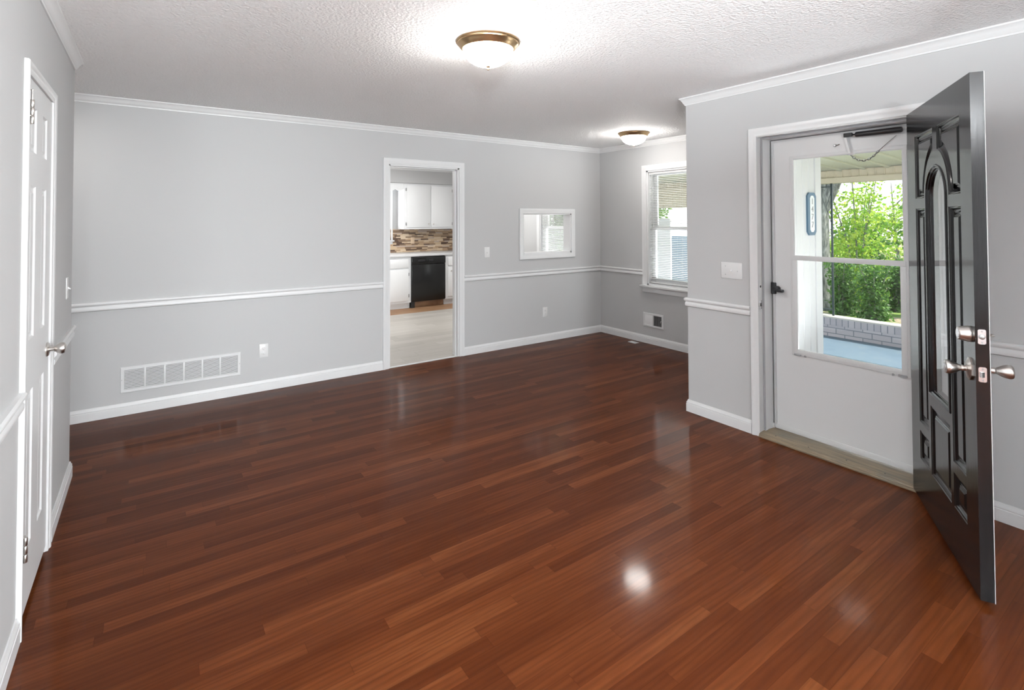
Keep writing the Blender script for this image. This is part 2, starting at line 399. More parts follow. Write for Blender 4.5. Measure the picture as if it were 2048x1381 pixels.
# door or window casing on a wall: org + u*U + z*Z + t*N
def casing(u0, u1, z0, z1, wd, th, P, four=False):
    pr = [(0, 0), (0, th*.55), (.006, th*.66), (wd*.42, th*.62), (wd*.55, th*.86), (wd*.72, th), (wd*.93, th), (wd, th*.75), (wd, 0)]
    def ring(f): return [P(*f(w), t) for w, t in pr]
    c = [lambda w: (u0-w, z0-(w if four else 0)), lambda w: (u0-w, z1+w), lambda w: (u1+w, z1+w), lambda w: (u1+w, z0-(w if four else 0))]
    return MB().rings([ring(f) for f in c], closed_path=four)
PB = lambda u, z, t: (u, -t, z)                 # on the back wall, facing the room
PW = lambda u, z, t: (-t, u, z)                 # on the window wall x=0
PE = lambda u, z, t: (-1.486-t, u, z)           # on the entry wall
PL = lambda u, z, t: (-5.301+t, u, z)           # on the left wall

A_, JY, LX, LY = -1.486, -2.459, -5.301, -1.03
H = 2.44
# ------------------------------------------------------------------ room shell
fl = MB(); fl.box(-8.6, .0, -10.7, .0, -.06, 0); struct(fl.obj('floor', m_floor, smooth=0), 'glossy red brown stained oak strip floor of the empty living room', 'floor')
fl = MB(); fl.box(-3.4, .0, .0, 2.76, -.06, .001); struct(fl.obj('floor', m_kfloor, smooth=0), 'pale grey beige plank floor of the kitchen beyond the doorway', 'floor')
fl = MB(); fl.box(-3.4, .0, 2.76, 3.9, -.06, .0); struct(fl.obj('floor', m_kold, smooth=0), 'strip of bare brown boards in front of the kitchen cabinets', 'floor')
ce = MB(); ce.box(-8.6, .14, -10.7, .12, H, H+.12); struct(ce.obj('ceiling', m_ceil, smooth=0), 'white stippled living room ceiling', 'ceiling')
ce = MB(); ce.box(-7, .14, .12, 4.0, H, H+.12); struct(ce.obj('ceiling', m_ceil, smooth=0), 'kitchen ceiling beyond the doorway', 'ceiling')
KD = (-2.958, -2.150, 2.062)                    # kitchen doorway
PT = (-1.278, -.517, 1.075, 1.570)              # pass-through
wall('wall_back', 'x', 0, .12, -7, 0, 0, H, [(KD[0], KD[1], 0, KD[2]), PT], 'long grey back wall with the kitchen doorway and pass-through opening')
WN = (-1.72, -.797, .70, 2.082)                 # dining window opening
NK = (.56, 1.30, .70, 2.082)                    # kitchen nook window opening
wall('wall_right', 'y', 0, .14, JY-.14, 3.9, 0, H, [WN, NK], 'short grey wall holding the blinds window beyond the entry')
wall('wall_return', 'x', JY-.14, .14, A_+.15, 0, 0, H, [], 'short return wall beside the entry door')
ED = (-3.972, -3.020, 0, 2.072)
wall('wall_entry', 'y', A_, .15, -10.7, JY, 0, H, [ED, (-8.7, -5.9, .6, 2.2)], 'grey entry wall around the front door')
CD = (-2.442, -1.838, 0, 2.042)
wall('wall_left', 'y', LX-.14, .14, -5.6, LY, 0, H, [CD], 'narrow grey left wall holding the white closet door')
wall('wall_hall', 'x', LY-.14, .14, -7, LX-.14, 0, H, [], 'hall wall behind the closet corner')
wall('wall_hall_end', 'y', -7.0, .1, -1.2, .12, 0, H, [], 'end wall of the side hall')
wall('wall_shade_stub', 'x', -5.7, .14, -2.9, A_, 0, H, [], 'added stub wall shading the entry wall, behind the photographer')  # unseen, added to keep rear window light off the entry wall
wall('wall_rear_side', 'x', -5.6, .14, -8.6, LX-.14, 0, H, [], 'side wall of the living room behind the photographer')
wall('wall_rear_left', 'y', -8.6, .14, -10.7, -5.46, 0, H, [], 'far left wall of the living room behind the photographer')
wall('wall_rear', 'x', -10.64, .14, -8.6, A_, 0, H, [(-4.7, -1.9, .6, 2.2), (-6.1, -5.0, .6, 2.2)], 'living room wall behind the photographer')
cl = MB(); cl.box(LX-.75, LX-.72, CD[0]-.3, CD[1]+.3, 0, H); struct(cl.obj('wall_closet', m_wall, smooth=0), 'back wall inside the closet', 'wall')
wall('wall_kitchen_left', 'y', -3.5, .1, .12, 3.9, 0, H, [], 'left side wall of the kitchen')
KW = (-2.26, -1.435, 1.14, 2.10)
wall('wall_kitchen_back', 'x', 3.86, .14, -3.5, .14, 0, H, [KW], 'far kitchen wall with the bright window')

# ------------------------------------------------------------------ mouldings
nb = [0]
def runs(path, prof, names, labels, cats, kind='baseboard'):
    for b, nm, lb in zip(mould(path, prof), names, labels):
        if nm: struct(b.obj(nm, m_trim), lb, cats)
def trimname():
    nb[0] += 1; return 'trim_%d' % nb[0]
pA = [(-7.0, 0), (-3.021, 0)]; pA = pA[::-1]
# travel so that the room lies on the left: back wall runs right to left, right wall runs from near to far
P_left_of_door = [(-3.021, 0), (-6.9, 0)]
P_right = [(A_, -2.976), (A_, JY), (0, JY), (0, 0), (-2.088, 0)]
P_rail_right = [(A_, -2.976), (A_, JY), (0, JY), (0, -1.79)]
P_rail_corner = [(0, -.730), (0, 0), (-2.088, 0)]
P_full = [(A_, -10.5), (A_, JY), (0, JY), (0, 0), (-6.9, 0)]
P_entry_near = [(A_, -10.5), (A_, -4.03)]
P_hall_near = [(LX, -2.47), (LX, -5.6)]
P_hall = [(-6.9, LY), (LX, LY), (LX, -1.775)]
P_hall_cr = [(-6.9, LY), (LX, LY), (LX, -5.6)]
runs(P_left_of_door, BASE, ['baseboard_back'], ['white baseboard under the return air grille, left of the kitchen doorway'], 'baseboard')
runs(P_right, BASE, ['baseboard_entry', 'baseboard_return', 'baseboard_right', 'baseboard_back'],
     ['short white baseboard between the wall corner and front door casing', 'baseboard on the hidden return wall', 'white baseboard under the blinds window', 'white baseboard between the kitchen doorway and room corner'], 'baseboard')
runs(P_entry_near, BASE, ['baseboard_entry'], ['white baseboard to the right of the open black door'], 'baseboard')
runs(P_hall, BASE, ['baseboard_hall', 'baseboard_left'], ['baseboard in the side hall', 'white baseboard piece beyond the closet door, ending at the corner'], 'baseboard')
runs(P_hall_near, BASE, ['baseboard_left'], ['white baseboard in the bottom left corner, on the near side of the closet door'], 'baseboard')
runs(P_left_of_door, RAIL, [trimname()], ['white chair rail left of the kitchen doorway'], 'chair rail')
runs(P_rail_right, RAIL, [trimname(), trimname(), trimname()], ['short white chair rail under the triple switch plate', 'chair rail on the hidden return wall', 'chair rail piece behind the entry corner'], 'chair rail')
runs(P_rail_corner, RAIL, [trimname(), trimname()], ['short white chair rail from the room corner to the blinds window', 'white chair rail under the pass-through opening'], 'chair rail')
runs(P_entry_near, RAIL, [trimname()], ['white chair rail to the right of the open black door'], 'chair rail')
runs(P_hall, RAIL, [trimname(), trimname()], ['chair rail in the side hall', 'short white chair rail behind the closet door knob'], 'chair rail')
runs(P_hall_near, RAIL, [trimname()], ['white chair rail at the left edge, near side of the closet door'], 'chair rail')
runs(P_full, CROWN, [trimname(), trimname(), trimname(), trimname()], ['white crown moulding above the front door', 'crown moulding on the hidden return wall', 'white crown moulding above the blinds window', 'long white crown moulding on the back wall'], 'crown moulding')
runs(P_hall_cr, CROWN, [None, trimname()], ['', 'white crown moulding above the closet door'], 'crown moulding')
cr2 = [(o, z+.0) for o, z in CROWN]
struct(mould([(-.02, 3.50), (-3.35, 3.50)], cr2)[0].obj(trimname(), m_trim), 'crown moulding over the kitchen soffit', 'crown moulding')

# ------------------------------------------------------------------ kitchen doorway
struct(casing(KD[0], KD[1], 0, KD[2], .062, .018, PB).obj(trimname(), m_trim), 'white casing around the kitchen doorway', 'door casing')
j = MB(); t = .016
j.box(KD[0], KD[0]+t, -.001, .121, 0, KD[2]); j.box(KD[1]-t, KD[1], -.001, .121, 0, KD[2]); j.box(KD[0], KD[1], -.001, .121, KD[2]-t, KD[2])
j.box(KD[0]+t, KD[0]+t+.01, .045, .08, 0, KD[2]-t); j.box(KD[1]-t-.01, KD[1]-t, .045, .08, 0, KD[2]-t); j.box(KD[0]+t, KD[1]-t, .045, .08, KD[2]-t-.01, KD[2]-t)
struct(j.obj(trimname(), m_trim), 'white jamb lining of the kitchen doorway', 'door jamb')
j = MB(); j.box(KD[0]+t, KD[1]-t, .0, .035, 0, .006); struct(j.obj(trimname(), m_white), 'thin pale edge strip on the kitchen threshold', 'threshold')
# pass-through
struct(casing(PT[0], PT[1], PT[2], PT[3], .058, .018, PB, True).obj(trimname(), m_trim), 'white frame of the pass-through opening', 'opening frame')
j = MB(); t = .014
j.box(PT[0], PT[0]+t, -.001, .135, PT[2], PT[3]); j.box(PT[1]-t, PT[1], -.001, .135, PT[2], PT[3]); j.box(PT[0], PT[1], -.001, .135, PT[3]-t, PT[3]); j.box(PT[0], PT[1], -.001, .15, PT[2], PT[2]+.018)
struct(j.obj(trimname(), m_trim), 'white lining of the pass-through opening', 'opening lining')

# ------------------------------------------------------------------ windows with mini blinds (window plane x=0)
def window(name, y0, y1, z0, z1, label, rail_z, sill=True):
    """double hung window in the x=0 wall; opening y0..y1, z0..z1"""
    b = MB(); f = .02
    b.box(-.002, .141, y0, y0+f, z0, z1); b.box(-.002, .141, y1-f, y1, z0, z1); b.box(-.002, .141, y0, y1, z1-f, z1); b.box(-.002, .141, y0, y1, z0, z0+f)
    b.box(.062, .075, y0+f, y0+f+.018, z0, z1); b.box(.062, .075, y1-f-.018, y1-f, z0, z1)
    w = struct(b.obj(name, m_trim), label, 'window')
    c = casing(y0, y1, z0, z1, .066, .020, PW); c.obj('window_casing', m_trim, w)
    s = MB(); s.bevbox(-.052, .03, y0-.085, y1+.085, z0-.022, z0+.002, .004); s.obj('window_sill', m_trim, w)
    a = MB(); a.bevbox(-.018, .0, y0-.066, y1+.066, z0-.085, z0-.022, .004); a.obj('apron', m_trim, w)
    for nm, x, a0, a1 in (('upper_sash', .092, rail_z-.018, z1-f), ('lower_sash', .058, z0+f, rail_z+.022)):
        q = MB(); st = .048; ya, yb = y0+f+.012, y1-f-.012
        q.box(x, x+.03, ya, ya+st, a0, a1); q.box(x, x+.03, yb-st, yb, a0, a1)
        q.box(x, x+.03, ya+st, yb-st, a1-.04, a1); q.box(x, x+.03, ya+st, yb-st, a0, a0+(.065 if nm == 'lower_sash' else .04))
        so = q.obj(nm, m_trim, w, 0)
        g = MB(); g.box(x+.012, x+.016, ya+st, yb-st, a0+.03, a1-.03); g.obj('pane', m_glass, so, 0)
    return w
def blind(y0, y1, z0, z1, x, label, tilt, cords, wand=None):
    o = empty('window_blind', (x, (y0+y1)/2, z1))
    tag(o, label, 'window blind')
    hy = (y1-y0)/2; L = z1-z0
    b = MB(); b.bevbox(-.014, .014, -hy, hy, -.028, 0, .002); b.obj('headrail', m_plastic, o)
    s = MB(); n = int((L-.07)/.0205); t = R(tilt)
    for k in range(n):
        zc = -.045-k*.0205; pr = []
        for q in range(5):
            d = -.0125+q*.00625; cvx = .0022*(1-(d/.0125)**2)
            pr.append((d*cos(t)-cvx*sin(t), d*sin(t)+cvx*cos(t)))
        vs = []
        for yy in (-hy+.004, hy-.004): vs += [(a, yy, zc+c) for a, c in pr]
        s.add(vs, [(i, i+1, 6+i, 5+i) for i in range(4)])
    s.obj('slats', m_plastic, o)
    b = MB(); b.bevbox(-.011, .011, -hy, hy, -L, -L+.014, .002); b.obj('bottom_rail', m_plastic, o)
    for yc in cords:
        c = MB()
        for dx in (-.0135, .0135): c.tube([(dx, yc, -.02), (dx, yc, -L+.01)], .0011, 5)
        c.obj('ladder_cord', m_plastic, o)
    if wand is not None:
        c = MB(); c.tube([(-.021, wand, -.02), (-.023, wand, -.62)], .0035, 6); c.obj('tilt_wand', m_plastic, o)
    return o
w1_ = window('window_1', WN[0], WN[1], WN[2], WN[3], 'white double hung window half hidden by the entry wall corner', 1.385)
blind(WN[0]+.025, WN[1]-.025, WN[2]+.03, WN[3]-.02, .026, 'white mini blind on the window half hidden by the entry wall corner', 14, (.33, -.02, -.33), .385)
w2_ = window('window_2', NK[0], NK[1], NK[2], NK[3], 'white window seen through the pass-through opening', 1.385)
blind(NK[0]+.025, NK[1]-.025, NK[2]+.03, NK[3]-.02, .026, 'white mini blind seen through the pass-through opening', 30, (.24, -.24), .05)

# unseen windows added behind the camera to bring in fill light
def picture(name, axis, at, u0, u1, z0, z1, label):
    b = MB(); f = .05
    for (a, c, d, e) in ((u0, u0+f, z0, z1), (u1-f, u1, z0, z1), (u0+f, u1-f, z1-f, z1), (u0+f, u1-f, z0, z0+f), ((u0+u1)/2-.02, (u0+u1)/2+.02, z0+f, z1-f)):
        if axis == 'x': b.box(a, c, at, at+.08, d, e)
        else: b.box(at, at+.08, a, c, d, e)
    o = struct(b.obj(name, m_trim, smooth=0), label, 'window')
    g = MB()
    if axis == 'x': g.box(u0+f, u1-f, at+.03, at+.035, z0+f, z1-f)
    else: g.box(at+.03, at+.035, u0+f, u1-f, z0+f, z1-f)
    g.obj('pane', m_glass, o, 0)
picture('window_3', 'y', A_+.04, -8.7, -5.9, .6, 2.2, 'added unseen picture window behind the open black door')
picture('window_4', 'x', -10.62, -4.7, -1.9, .6, 2.2, 'added wide window in the wall behind the photographer')
picture('window_6', 'x', -10.62, -6.1, -5.0, .6, 2.2, 'added second window in the wall behind the photographer')

# ------------------------------------------------------------------ raised panel faces
def offset(loop, d):
    """inset a 2D loop (counter-clockwise) by d"""
    n = len(loop); out = []
    for i in range(n):
        p0, p1, p2 = (Vector(loop[i-1]), Vector(loop[i]), Vector(loop[(i+1) % n]))
        e1 = (p1-p0).normalized(); e2 = (p2-p1).normalized()
        n1 = Vector((-e1.y, e1.x)); n2 = Vector((-e2.y, e2.x)); s = n1+n2
        k = s.dot(n1)
        out.append(tuple(p1+s*(d/max(k, .35))))
    return out
def ccw(l):
    a = sum(l[i-1][0]*l[i][1]-l[i][0]*l[i-1][1] for i in range(len(l)))
    return l if a > 0 else l[::-1]
def rect(a, b, c, d): return [(a, c), (b, c), (b, d), (a, d)]
def paneled(P, outer, panels, through, prof, tprof, back):
    """P(u, z, depth) -> point. front face with recessed raised panels and through openings"""
    b = MB()
    panels = [ccw(p) for p in panels]; through = [ccw(p) for p in through]
    b.poly([[P(u, z, 0) for u, z in outer]]+[[P(u, z, 0) for u, z in l] for l in panels+through])
    for l in panels:
        rg = [[P(u, z, dep) for u, z in offset(l, ins)] for ins, dep in prof]
        b.rings(rg, caps=(False, False)); b.poly([rg[-1]])
    for l in through:
        b.rings([[P(u, z, dep) for u, z in offset(l, ins)] for ins, dep in tprof], caps=(False, False))
    o = len(outer)
    b.poly([[P(u, z, back) for u, z in outer]]+[[P(u, z, back) for u, z in offset(l, tprof[-1][0])] for l in through])
    b.rings([[P(u, z, 0) for u, z in outer], [P(u, z, back) for u, z in outer]], caps=(False, False))
    return b
def merged(b, eps=1e-5):
    key = {}; vs = []; mp = []
    for p in b.v:
        k = tuple(round(x/eps) for x in p)
        if k not in key: key[k] = len(vs); vs.append(p)
        mp.append(key[k])
    fs = []
    for f in b.f:
        g = [mp[i] for i in f]; h = []
        for i in g:
            if i not in h: h.append(i)
        if len(h) > 2: fs.append(tuple(h))
    b.v, b.f = vs, fs; return b

# ------------------------------------------------------------------ black front door, swung open 120 degrees
dh = Vector((-1.4929, -3.9459, 0))              # hinge corner of the room-side face
dd = Vector((-.86592, -.50018, 0)); dn = Vector((-.50018, .86592, 0))
DW, DT, Z0, Z1 = .914, .0425, .024, 2.058
PD = lambda u, z, dep: tuple(dh+dd*u+dn*(DT-dep)+Vector((0, 0, z)))
c0 = .4700
arc = lambda hw, zs, hh, a0, a1, n: [(c0+hw*cos(a0+(a1-a0)*k/n), zs+hh*sin(a0+(a1-a0)*k/n)) for k in range(n+1)]
glassl = [(c0-.150, .632), (c0+.150, .632)]+arc(.150, 1.590, .152, 0, pi, 20)
hwO, hhO, zsp = .176, .222, 1.590
amul = math.acos(.031/hwO)
ur = [(c0+hwO, zsp), (c0+.322, zsp), (c0+.322, 1.918), (c0+.031, 1.918)]+arc(hwO, zsp, hhO, amul, 0, 14)[:-1]
ul = [(2*c0-x, z) for x, z in ur]
pan = [ul, ur, rect(c0-.322, c0-.172, .437, 1.540), rect(c0+.172, c0+.322, .437, 1.540), rect(c0-.322, c0-.172, .245, .392), rect(c0+.172, c0+.322, .245, .392), rect(c0-.138, c0+.138, .242, .578)]
prof = [(0, 0), (.004, .003), (.009, .004), (.013, .010), (.020, .014), (.030, .0145), (.034, .0125), (.036, .0125), (.040, .0095), (.042, .0095), (.048, .005)]
tprof = [(0, 0), (.003, -.004), (.010, -.005), (.014, .001), (.019, .003), (.022, .009), (.027, .010), (.028, .030), (.024, .0425)]
d1 = merged(paneled(PD, rect(0, DW, Z0, Z1), pan, [glassl], prof, tprof, DT)).obj('door_1', m_door, smooth=28)
struct(d1, 'open black front door with arched glass and carved panels, swung into the room', 'front door')
tag(d1, d1['label'], 'front door', None, 'structure')
g = MB(); gl = ccw(glassl); gi = offset(gl, .0265)
g.rings([[PD(u, z, .0115) for u, z in gi], [PD(u, z, .0150) for u, z in gi]]); g.obj('arched_pane', m_glass, d1, 0)['label'] = 'narrow arched glass'
# room side skin, painted white
q = merged(MB().rings([[PD(u, z, DT+.0002) for u, z in rect(.001, DW-.0005, Z0, Z1)]], caps=(False, False)))
sk = MB(); sk.poly([[PD(u, z, DT+.0022) for u, z in rect(.0, DW+.0015, Z0-.001, Z1+.001)], [PD(u, z, DT+.0022) for u, z in offset(gl, .022)]])
sk.poly([[PD(u, z, DT+.0002) for u, z in rect(.0, DW+.0015, Z0-.001, Z1+.001)], [PD(u, z, DT+.0002) for u, z in offset(gl, .022)]])
sk.rings([[PD(u, z, DT+.0002) for u, z in rect(.0, DW+.0015, Z0-.001, Z1+.001)], [PD(u, z, DT+.0022) for u, z in rect(.0, DW+.0015, Z0-.001, Z1+.001)]], caps=(False, False))
merged(sk).obj('white_inner_face', m_trim, d1, 0)['label'] = 'white painted inner side'
UB, ZL, ZD = .862, .893, 1.030                  # backset, latch height, deadbolt height
def rose_at(z, depth): return Vector(PD(UB, z, depth))
def octo(cx, cz, a, b, ch): return [(cx-a, cz-b+ch), (cx-a+ch, cz-b), (cx+a-ch, cz-b), (cx+a, cz-b+ch), (cx+a, cz+b-ch), (cx+a-ch, cz+b), (cx-a+ch, cz+b), (cx-a, cz+b-ch)]
for side, nm in ((1, 'outer'), (-1, 'inner')):
    base = 0 if side == 1 else DT+.0022
    ax = dn*side
    org = Vector(PD(UB, ZL, base))
    r = MB(); lo = octo(UB, ZL, .030, .043, .022)
    if side == 1:
        r.rings([[PD(u, z, 0) for u, z in lo], [PD(u, z, -.006) for u, z in lo], [PD(u, z, -.013) for u, z in offset(ccw(lo), .012)], [PD(u, z, -.016) for u, z in offset(ccw(lo), .022)]])
    else: r.lathe([(.033, 0), (.033, .004), (.028, .010), (.014, .013)], org, ax, 28)
    ro = r.obj('knob_rose', m_nickel, d1)
    k = MB(); k.lathe([(.011, .010), (.011, .022), (.0125, .026), (.0105, .031), (.014, .038), (.022, .052), (.0265, .066), (.0275, .074), (.025, .080), (.020, .0815)], org, ax, 32)
    ko = k.obj('door_knob', m_nickel, d1)
    if side == 1:
        k = MB(); k.lathe([(.014, .0816), (.014, .083), (.008, .0835)], org, ax, 24); k.obj('key_cylinder', m_bright, ko)
org = Vector(PD(UB, ZD, 0))
k = MB(); k.lathe([(.031, 0), (.032, .006), (.031, .010), (.025, .034), (.024, .037), (.022, .0385)], org, dn, 32); kb = k.obj('deadbolt_cylinder', m_nickel, d1)
k = MB(); k.lathe([(.017, .0384), (.017, .0392), (.010, .0394)], org, dn, 24); k.obj('key_face', m_bright, kb)
org = Vector(PD(UB, ZD, DT+.0022))
k = MB(); k.lathe([(.028, 0), (.028, .006), (.012, .010), (.011, .014)], org, -dn, 24); k.bevbox(-.018, .018, -.004, .004, 0, .012, .002) if False else None
kt = k.obj('deadbolt_rose', m_nickel, d1)
k = MB(); k.lathe([(.006, .014), (.016, .018), (.016, .026), (.006, .028)], org, -dn, 16, (1, .3)); k.obj('thumb_turn', m_nickel, kt)
def edge_plate(zc, hh, bolt):
    PEd = lambda w, z, o_: tuple(dh+dd*(DW+o_)+dn*w+Vector((0, 0, z)))
    wc = DT*.52; hw = .0125
    lo = octo(wc, zc, hw, hh, .004)
    p = MB(); p.rings([[PEd(w, z, 0) for w, z in lo], [PEd(w, z, .0016) for w, z in lo]])
    o = p.obj('edge_plate', m_bright, d1)
    bb = MB()
    if bolt == 'dead': bb.lathe([(.0095, 0), (.0095, .004), (.008, .005)], PEd(wc, zc, .001), dd, 20)
    else:
        sq = [(wc-.007, zc-.010), (wc+.007, zc-.010), (wc+.007, zc+.010), (wc-.007, zc+.010)]
        bb.rings([[PEd(w, z, .001) for w, z in sq], [PEd(w if w > wc else wc+.004, z, .010) for w, z in sq]])
    bb.obj('bolt', m_steel, o)
    for s_ in (-1, 1):
        sc = MB(); sc.lathe([(.0035, 0), (.003, .0008)], PEd(wc, zc+s_*(hh-.008), .0015), dd, 10); sc.obj('screw', m_steel, o)
edge_plate(ZD, .0285, 'dead'); edge_plate(ZL-.008, .0285, 'latch')
for zc in (.28, 1.05, 1.83):
    hb = MB(); hb.lathe([(.0065, -.05), (.0065, .05)], dh+Vector((.004, -.0075, zc)), (0, 0, 1), 12)
    hb.obj('hinge', m_nickel, d1)

# ------------------------------------------------------------------ front door frame
JL, JR, JZ = -3.035, -3.957, 2.056
struct(casing(JR, JL, 0, JZ+.006, .056, .018, PE).obj(trimname(), m_trim), 'white casing around the front doorway', 'door casing')
j = MB(); xo = A_+.216
for y0, y1 in ((JL, JL+.016), (JR-.016, JR)): j.box(A_-.001, xo, y0, y1, 0, JZ+.016)
j.box(A_-.001, xo, JR, JL, JZ, JZ+.016)
struct(j.obj(trimname(), m_trim, smooth=0), 'white front door jamb with the strike plates', 'door jamb')
j = MB(); sx0, sx1, sp = A_+.046, A_+.145, .013
j.box(sx0, sx1, JL-sp, JL, .03, JZ); j.box(sx0, sx1, JR, JR+sp, .03, JZ); j.box(sx0, sx1, JR+sp, JL-sp, JZ-sp, JZ)
struct(j.obj(trimname(), m_trim, smooth=0), 'white door stop strip inside the front door frame', 'door stop')
j = MB(); w_ = .004
j.box(sx0-w_, sx0, JL-sp-.001, JL-.001, .035, JZ-.002); j.box(sx0-w_, sx0, JR+.001, JR+sp+.001, .035, JZ-.002); j.box(sx0-w_, sx0, JR+sp, JL-sp, JZ-sp-.001, JZ-.001)
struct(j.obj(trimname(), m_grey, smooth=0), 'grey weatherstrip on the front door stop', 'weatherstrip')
j = MB()
j.box(-1.2995, -1.27, JL-.042, JL, .03, JZ); j.box(-1.2995, -1.27, JR, JR+.042, .03, JZ); j.box(-1.2995, -1.27, JR+.042, JL-.042, JZ-.042, JZ)  # strips added to stop light through the gap, grey for its dark line
struct(j.obj(trimname(), m_grey, smooth=0), 'outer frame strip behind the edge of the storm door, greyed as gap shade', 'storm door frame')
# oak sill with grooves
pr = [(-1.508, .0), (-1.511, .009), (-1.509, .013), (-1.505, .014), (-1.506, .018), (-1.503, .0235), (-1.496, .0255), (-1.490, .0265), (-1.4895, .0245), (-1.4865, .0245), (-1.486, .0275), (-1.40, .0335), (-1.325, .030), (-1.325, .0)]
sl = MB(); sl.rings([[(x, y, z) for x, z in pr] for y in (JR, JL-.0)])
so = struct(sl.obj(trimname(), m_sill, smooth=20), 'worn bare oak threshold under the white storm door', 'threshold')
for y in (-3.13, -3.34, -3.56, -3.76):
    n_ = MB(); n_.lathe([(.0045, 0), (.0035, .0012), (.0005, .0014)], (-1.466, y, .0286), (0, 0, 1), 10); n_.obj('nail_head', m_dark, so)
# strike plates
for z, hh, nm in ((1.022, .022, 'upper'), (.897, .029, 'lower')):
    e = empty('strike_plate', (A_+.020, JL, z)); tag(e, 'small strike plate on the front door jamb, %s one of two' % nm, 'strike plate')
    if nm == 'lower':
        p = MB(); p.bevbox(-.019, .014, -.0022, 0, -hh, hh, .001); p.obj('plate', m_bright, e)
        p = MB(); p.tube([(-.019, -.001, -hh*.6), (-.024, .001, 0), (-.019, -.001, hh*.6)], .002, 6); p.obj('lip', m_bright, e)
    else:
        p = MB(); p.bevbox(-.014, .014, -.0014, 0, -hh, hh, .0006); p.obj('plate', m_trim, e)
    p = MB(); p.bevbox(-.006, .007, -.0030, -.0020, -.011, .011, .0004) if nm == 'lower' else p.lathe([(.0085, .0013), (.0085, .0018)], (0, 0, 0), (0, -1, 0), 14)
    p.obj('bolt_hole', m_dark, e)

# ------------------------------------------------------------------ white storm door
SX = -1.335; SY0, SY1 = JR+sp+.004, JL-sp-.004
WY0, WY1, WZ0, WZ1 = -3.853, -3.183, .572, 1.917
PS = lambda u, z, dep: (SX+dep, u, z)
b = merged(paneled(PS, rect(SY0, SY1, .036, JZ-sp-.004), [], [rect(WY0+.01, WY1-.01, WZ0+.01, WZ1-.01)], [], [(0, 0), (0, .034)], .034))
sd = b.obj('door_2', m_white, smooth=0)
struct(sd, 'closed white storm door with a two part window, behind the open black door', 'storm door')
def frame(y0, y1, z0, z1, wd, th, xo, name, m, parent, inner=.004):
    f = MB(); rg = []
    for w, t in ((0, 0), (0, th*.7), (wd*.25, th), (wd*.75, th), (wd, inner), (wd, 0)):
        rg.append([(xo-t, a, c) for a, c in offset(rect(y0, y1, z0, z1), w)])
    f.rings(rg, caps=(False, False)); return f.obj(name, m, parent)
wf = frame(WY0, WY1, WZ0, WZ1, .026, .010, SX, 'window_frame', m_white, sd)
ls = MB(); 
for (a, c, d, e, xf) in ((WY0+.012, WY0+.042, WZ0+.012, 1.226, .012), (WY1-.042, WY1-.012, WZ0+.012, 1.226, .012), (WY0+.012, WY1-.012, 1.210, 1.242, .015), (WY0+.040, WY1-.040, WZ0+.013, WZ0+.038, .0115)):
    ls.bevbox(SX-xf, SX+.004-(xf-.012), a, c, d, e, .002)
lso = ls.obj('lower_sash', m_white, sd)
g = MB(); g.box(SX-.004, SX-.001, WY0+.04, WY1-.04, WZ0+.036, 1.214); g.obj('pane', m_glass, lso, 0)
g = MB(); g.box(SX+.012, SX+.015, WY0+.012, WY1-.012, 1.225, WZ1-.012); g.obj('pane', m_glass, wf, 0)
for y in (WY1-.038, WY0+.038):
    c = MB(); c.bevbox(SX-.014, SX-.002, y-.022, y+.022, WZ0-.003, WZ0+.009, .001); c.obj('sash_latch', m_grey, sd)
    y2 = y+(-.048 if y > -3.5 else .048)
    c = MB(); c.bevbox(SX-.013, SX-.002, y2-.005, y2+.005, WZ0-.006, WZ0+.007, .001); c.obj('sash_clip', m_grey, sd)
k = MB(); k.bevbox(SX-.005, SX+.001, SY0+.004, SY1-.010, .034, .070, .002); k.obj('bottom_sweep', m_white, sd)
k = MB(); k.bevbox(SX-.010, SX+.006, SY1-.020, SY1-.014, .06, JZ-.03, .002); k.obj('edge_bead', m_white, sd)
k = MB(); k.bevbox(SX-.016, SX-.003, SY1-.006, SY1+.006, .033, .065, .003); k.obj('corner_wedge', m_plastic, sd)
k = MB(); k.bevbox(SX-.020, SX, SY1-.028, SY1+.004, .965, 1.045, .004)
k.bevbox(SX-.048, SX-.016, SY1-.064, SY1-.026, .995, 1.018, .005)
k.bevbox(SX-.060, SX-.030, SY1-.098, SY1-.050, .985, 1.006, .006)
k.lathe([(.017, 0), (.018, .012), (.012, .022)], (SX-.024, SY1-.052, 1.008), (-1, 0, 0), 14)
k.obj('latch_handle', m_blackplastic, sd)['label'] = 'small black latch handle'
k = MB(); k.lathe([(.010, 0), (.011, .003), (.007, .008), (.002, .009)], (SX, -3.469, 1.958), (-1, 0, 0), 16)
k.tube([(SX-.010, -3.478, 1.956), (SX-.014, -3.492, 1.958), (SX-.010, -3.50, 1.962)], .0035, 6); k.obj('chain_hook', m_bright, sd)

# closer and chain belong to the frame and the storm door together
e = empty('door_closer', (SX, -3.70, 2.005)); tag(e, 'black tubular closer along the top of the white storm door', 'door closer')
k = MB(); k.lathe([(.006, -.100), (.015, -.099), (.0165, -.094), (.0165, .134), (.015, .139), (.004, .140)], (-.030, 0, .002), (0, -1, -.012), 20); k.obj('tube', m_blackplastic, e)
k = MB(); k.tube([(-.030, .095, .004), (-.030, .160, .006)], .005, 8); k.obj('rod', m_blackplastic, e)
k = MB(); k.bevbox(-.040, -.022, .118, .166, -.006, .018, .003); k.obj('clevis', m_blackplastic, e)
k = MB()
for dx in (-.028, -.006): k.rings([[(dx, .170, .012), (dx+.004, .170, .012), (dx+.004, .158, .012), (dx, .158, .012)], [(dx, .145, -.105), (dx+.004, .145, -.105), (dx+.004, .133, -.105), (dx, .133, -.105)]])
k.bevbox(-.003, 0, .120, .158, -.118, -.098, .001); k.obj('door_bracket', m_white, e)
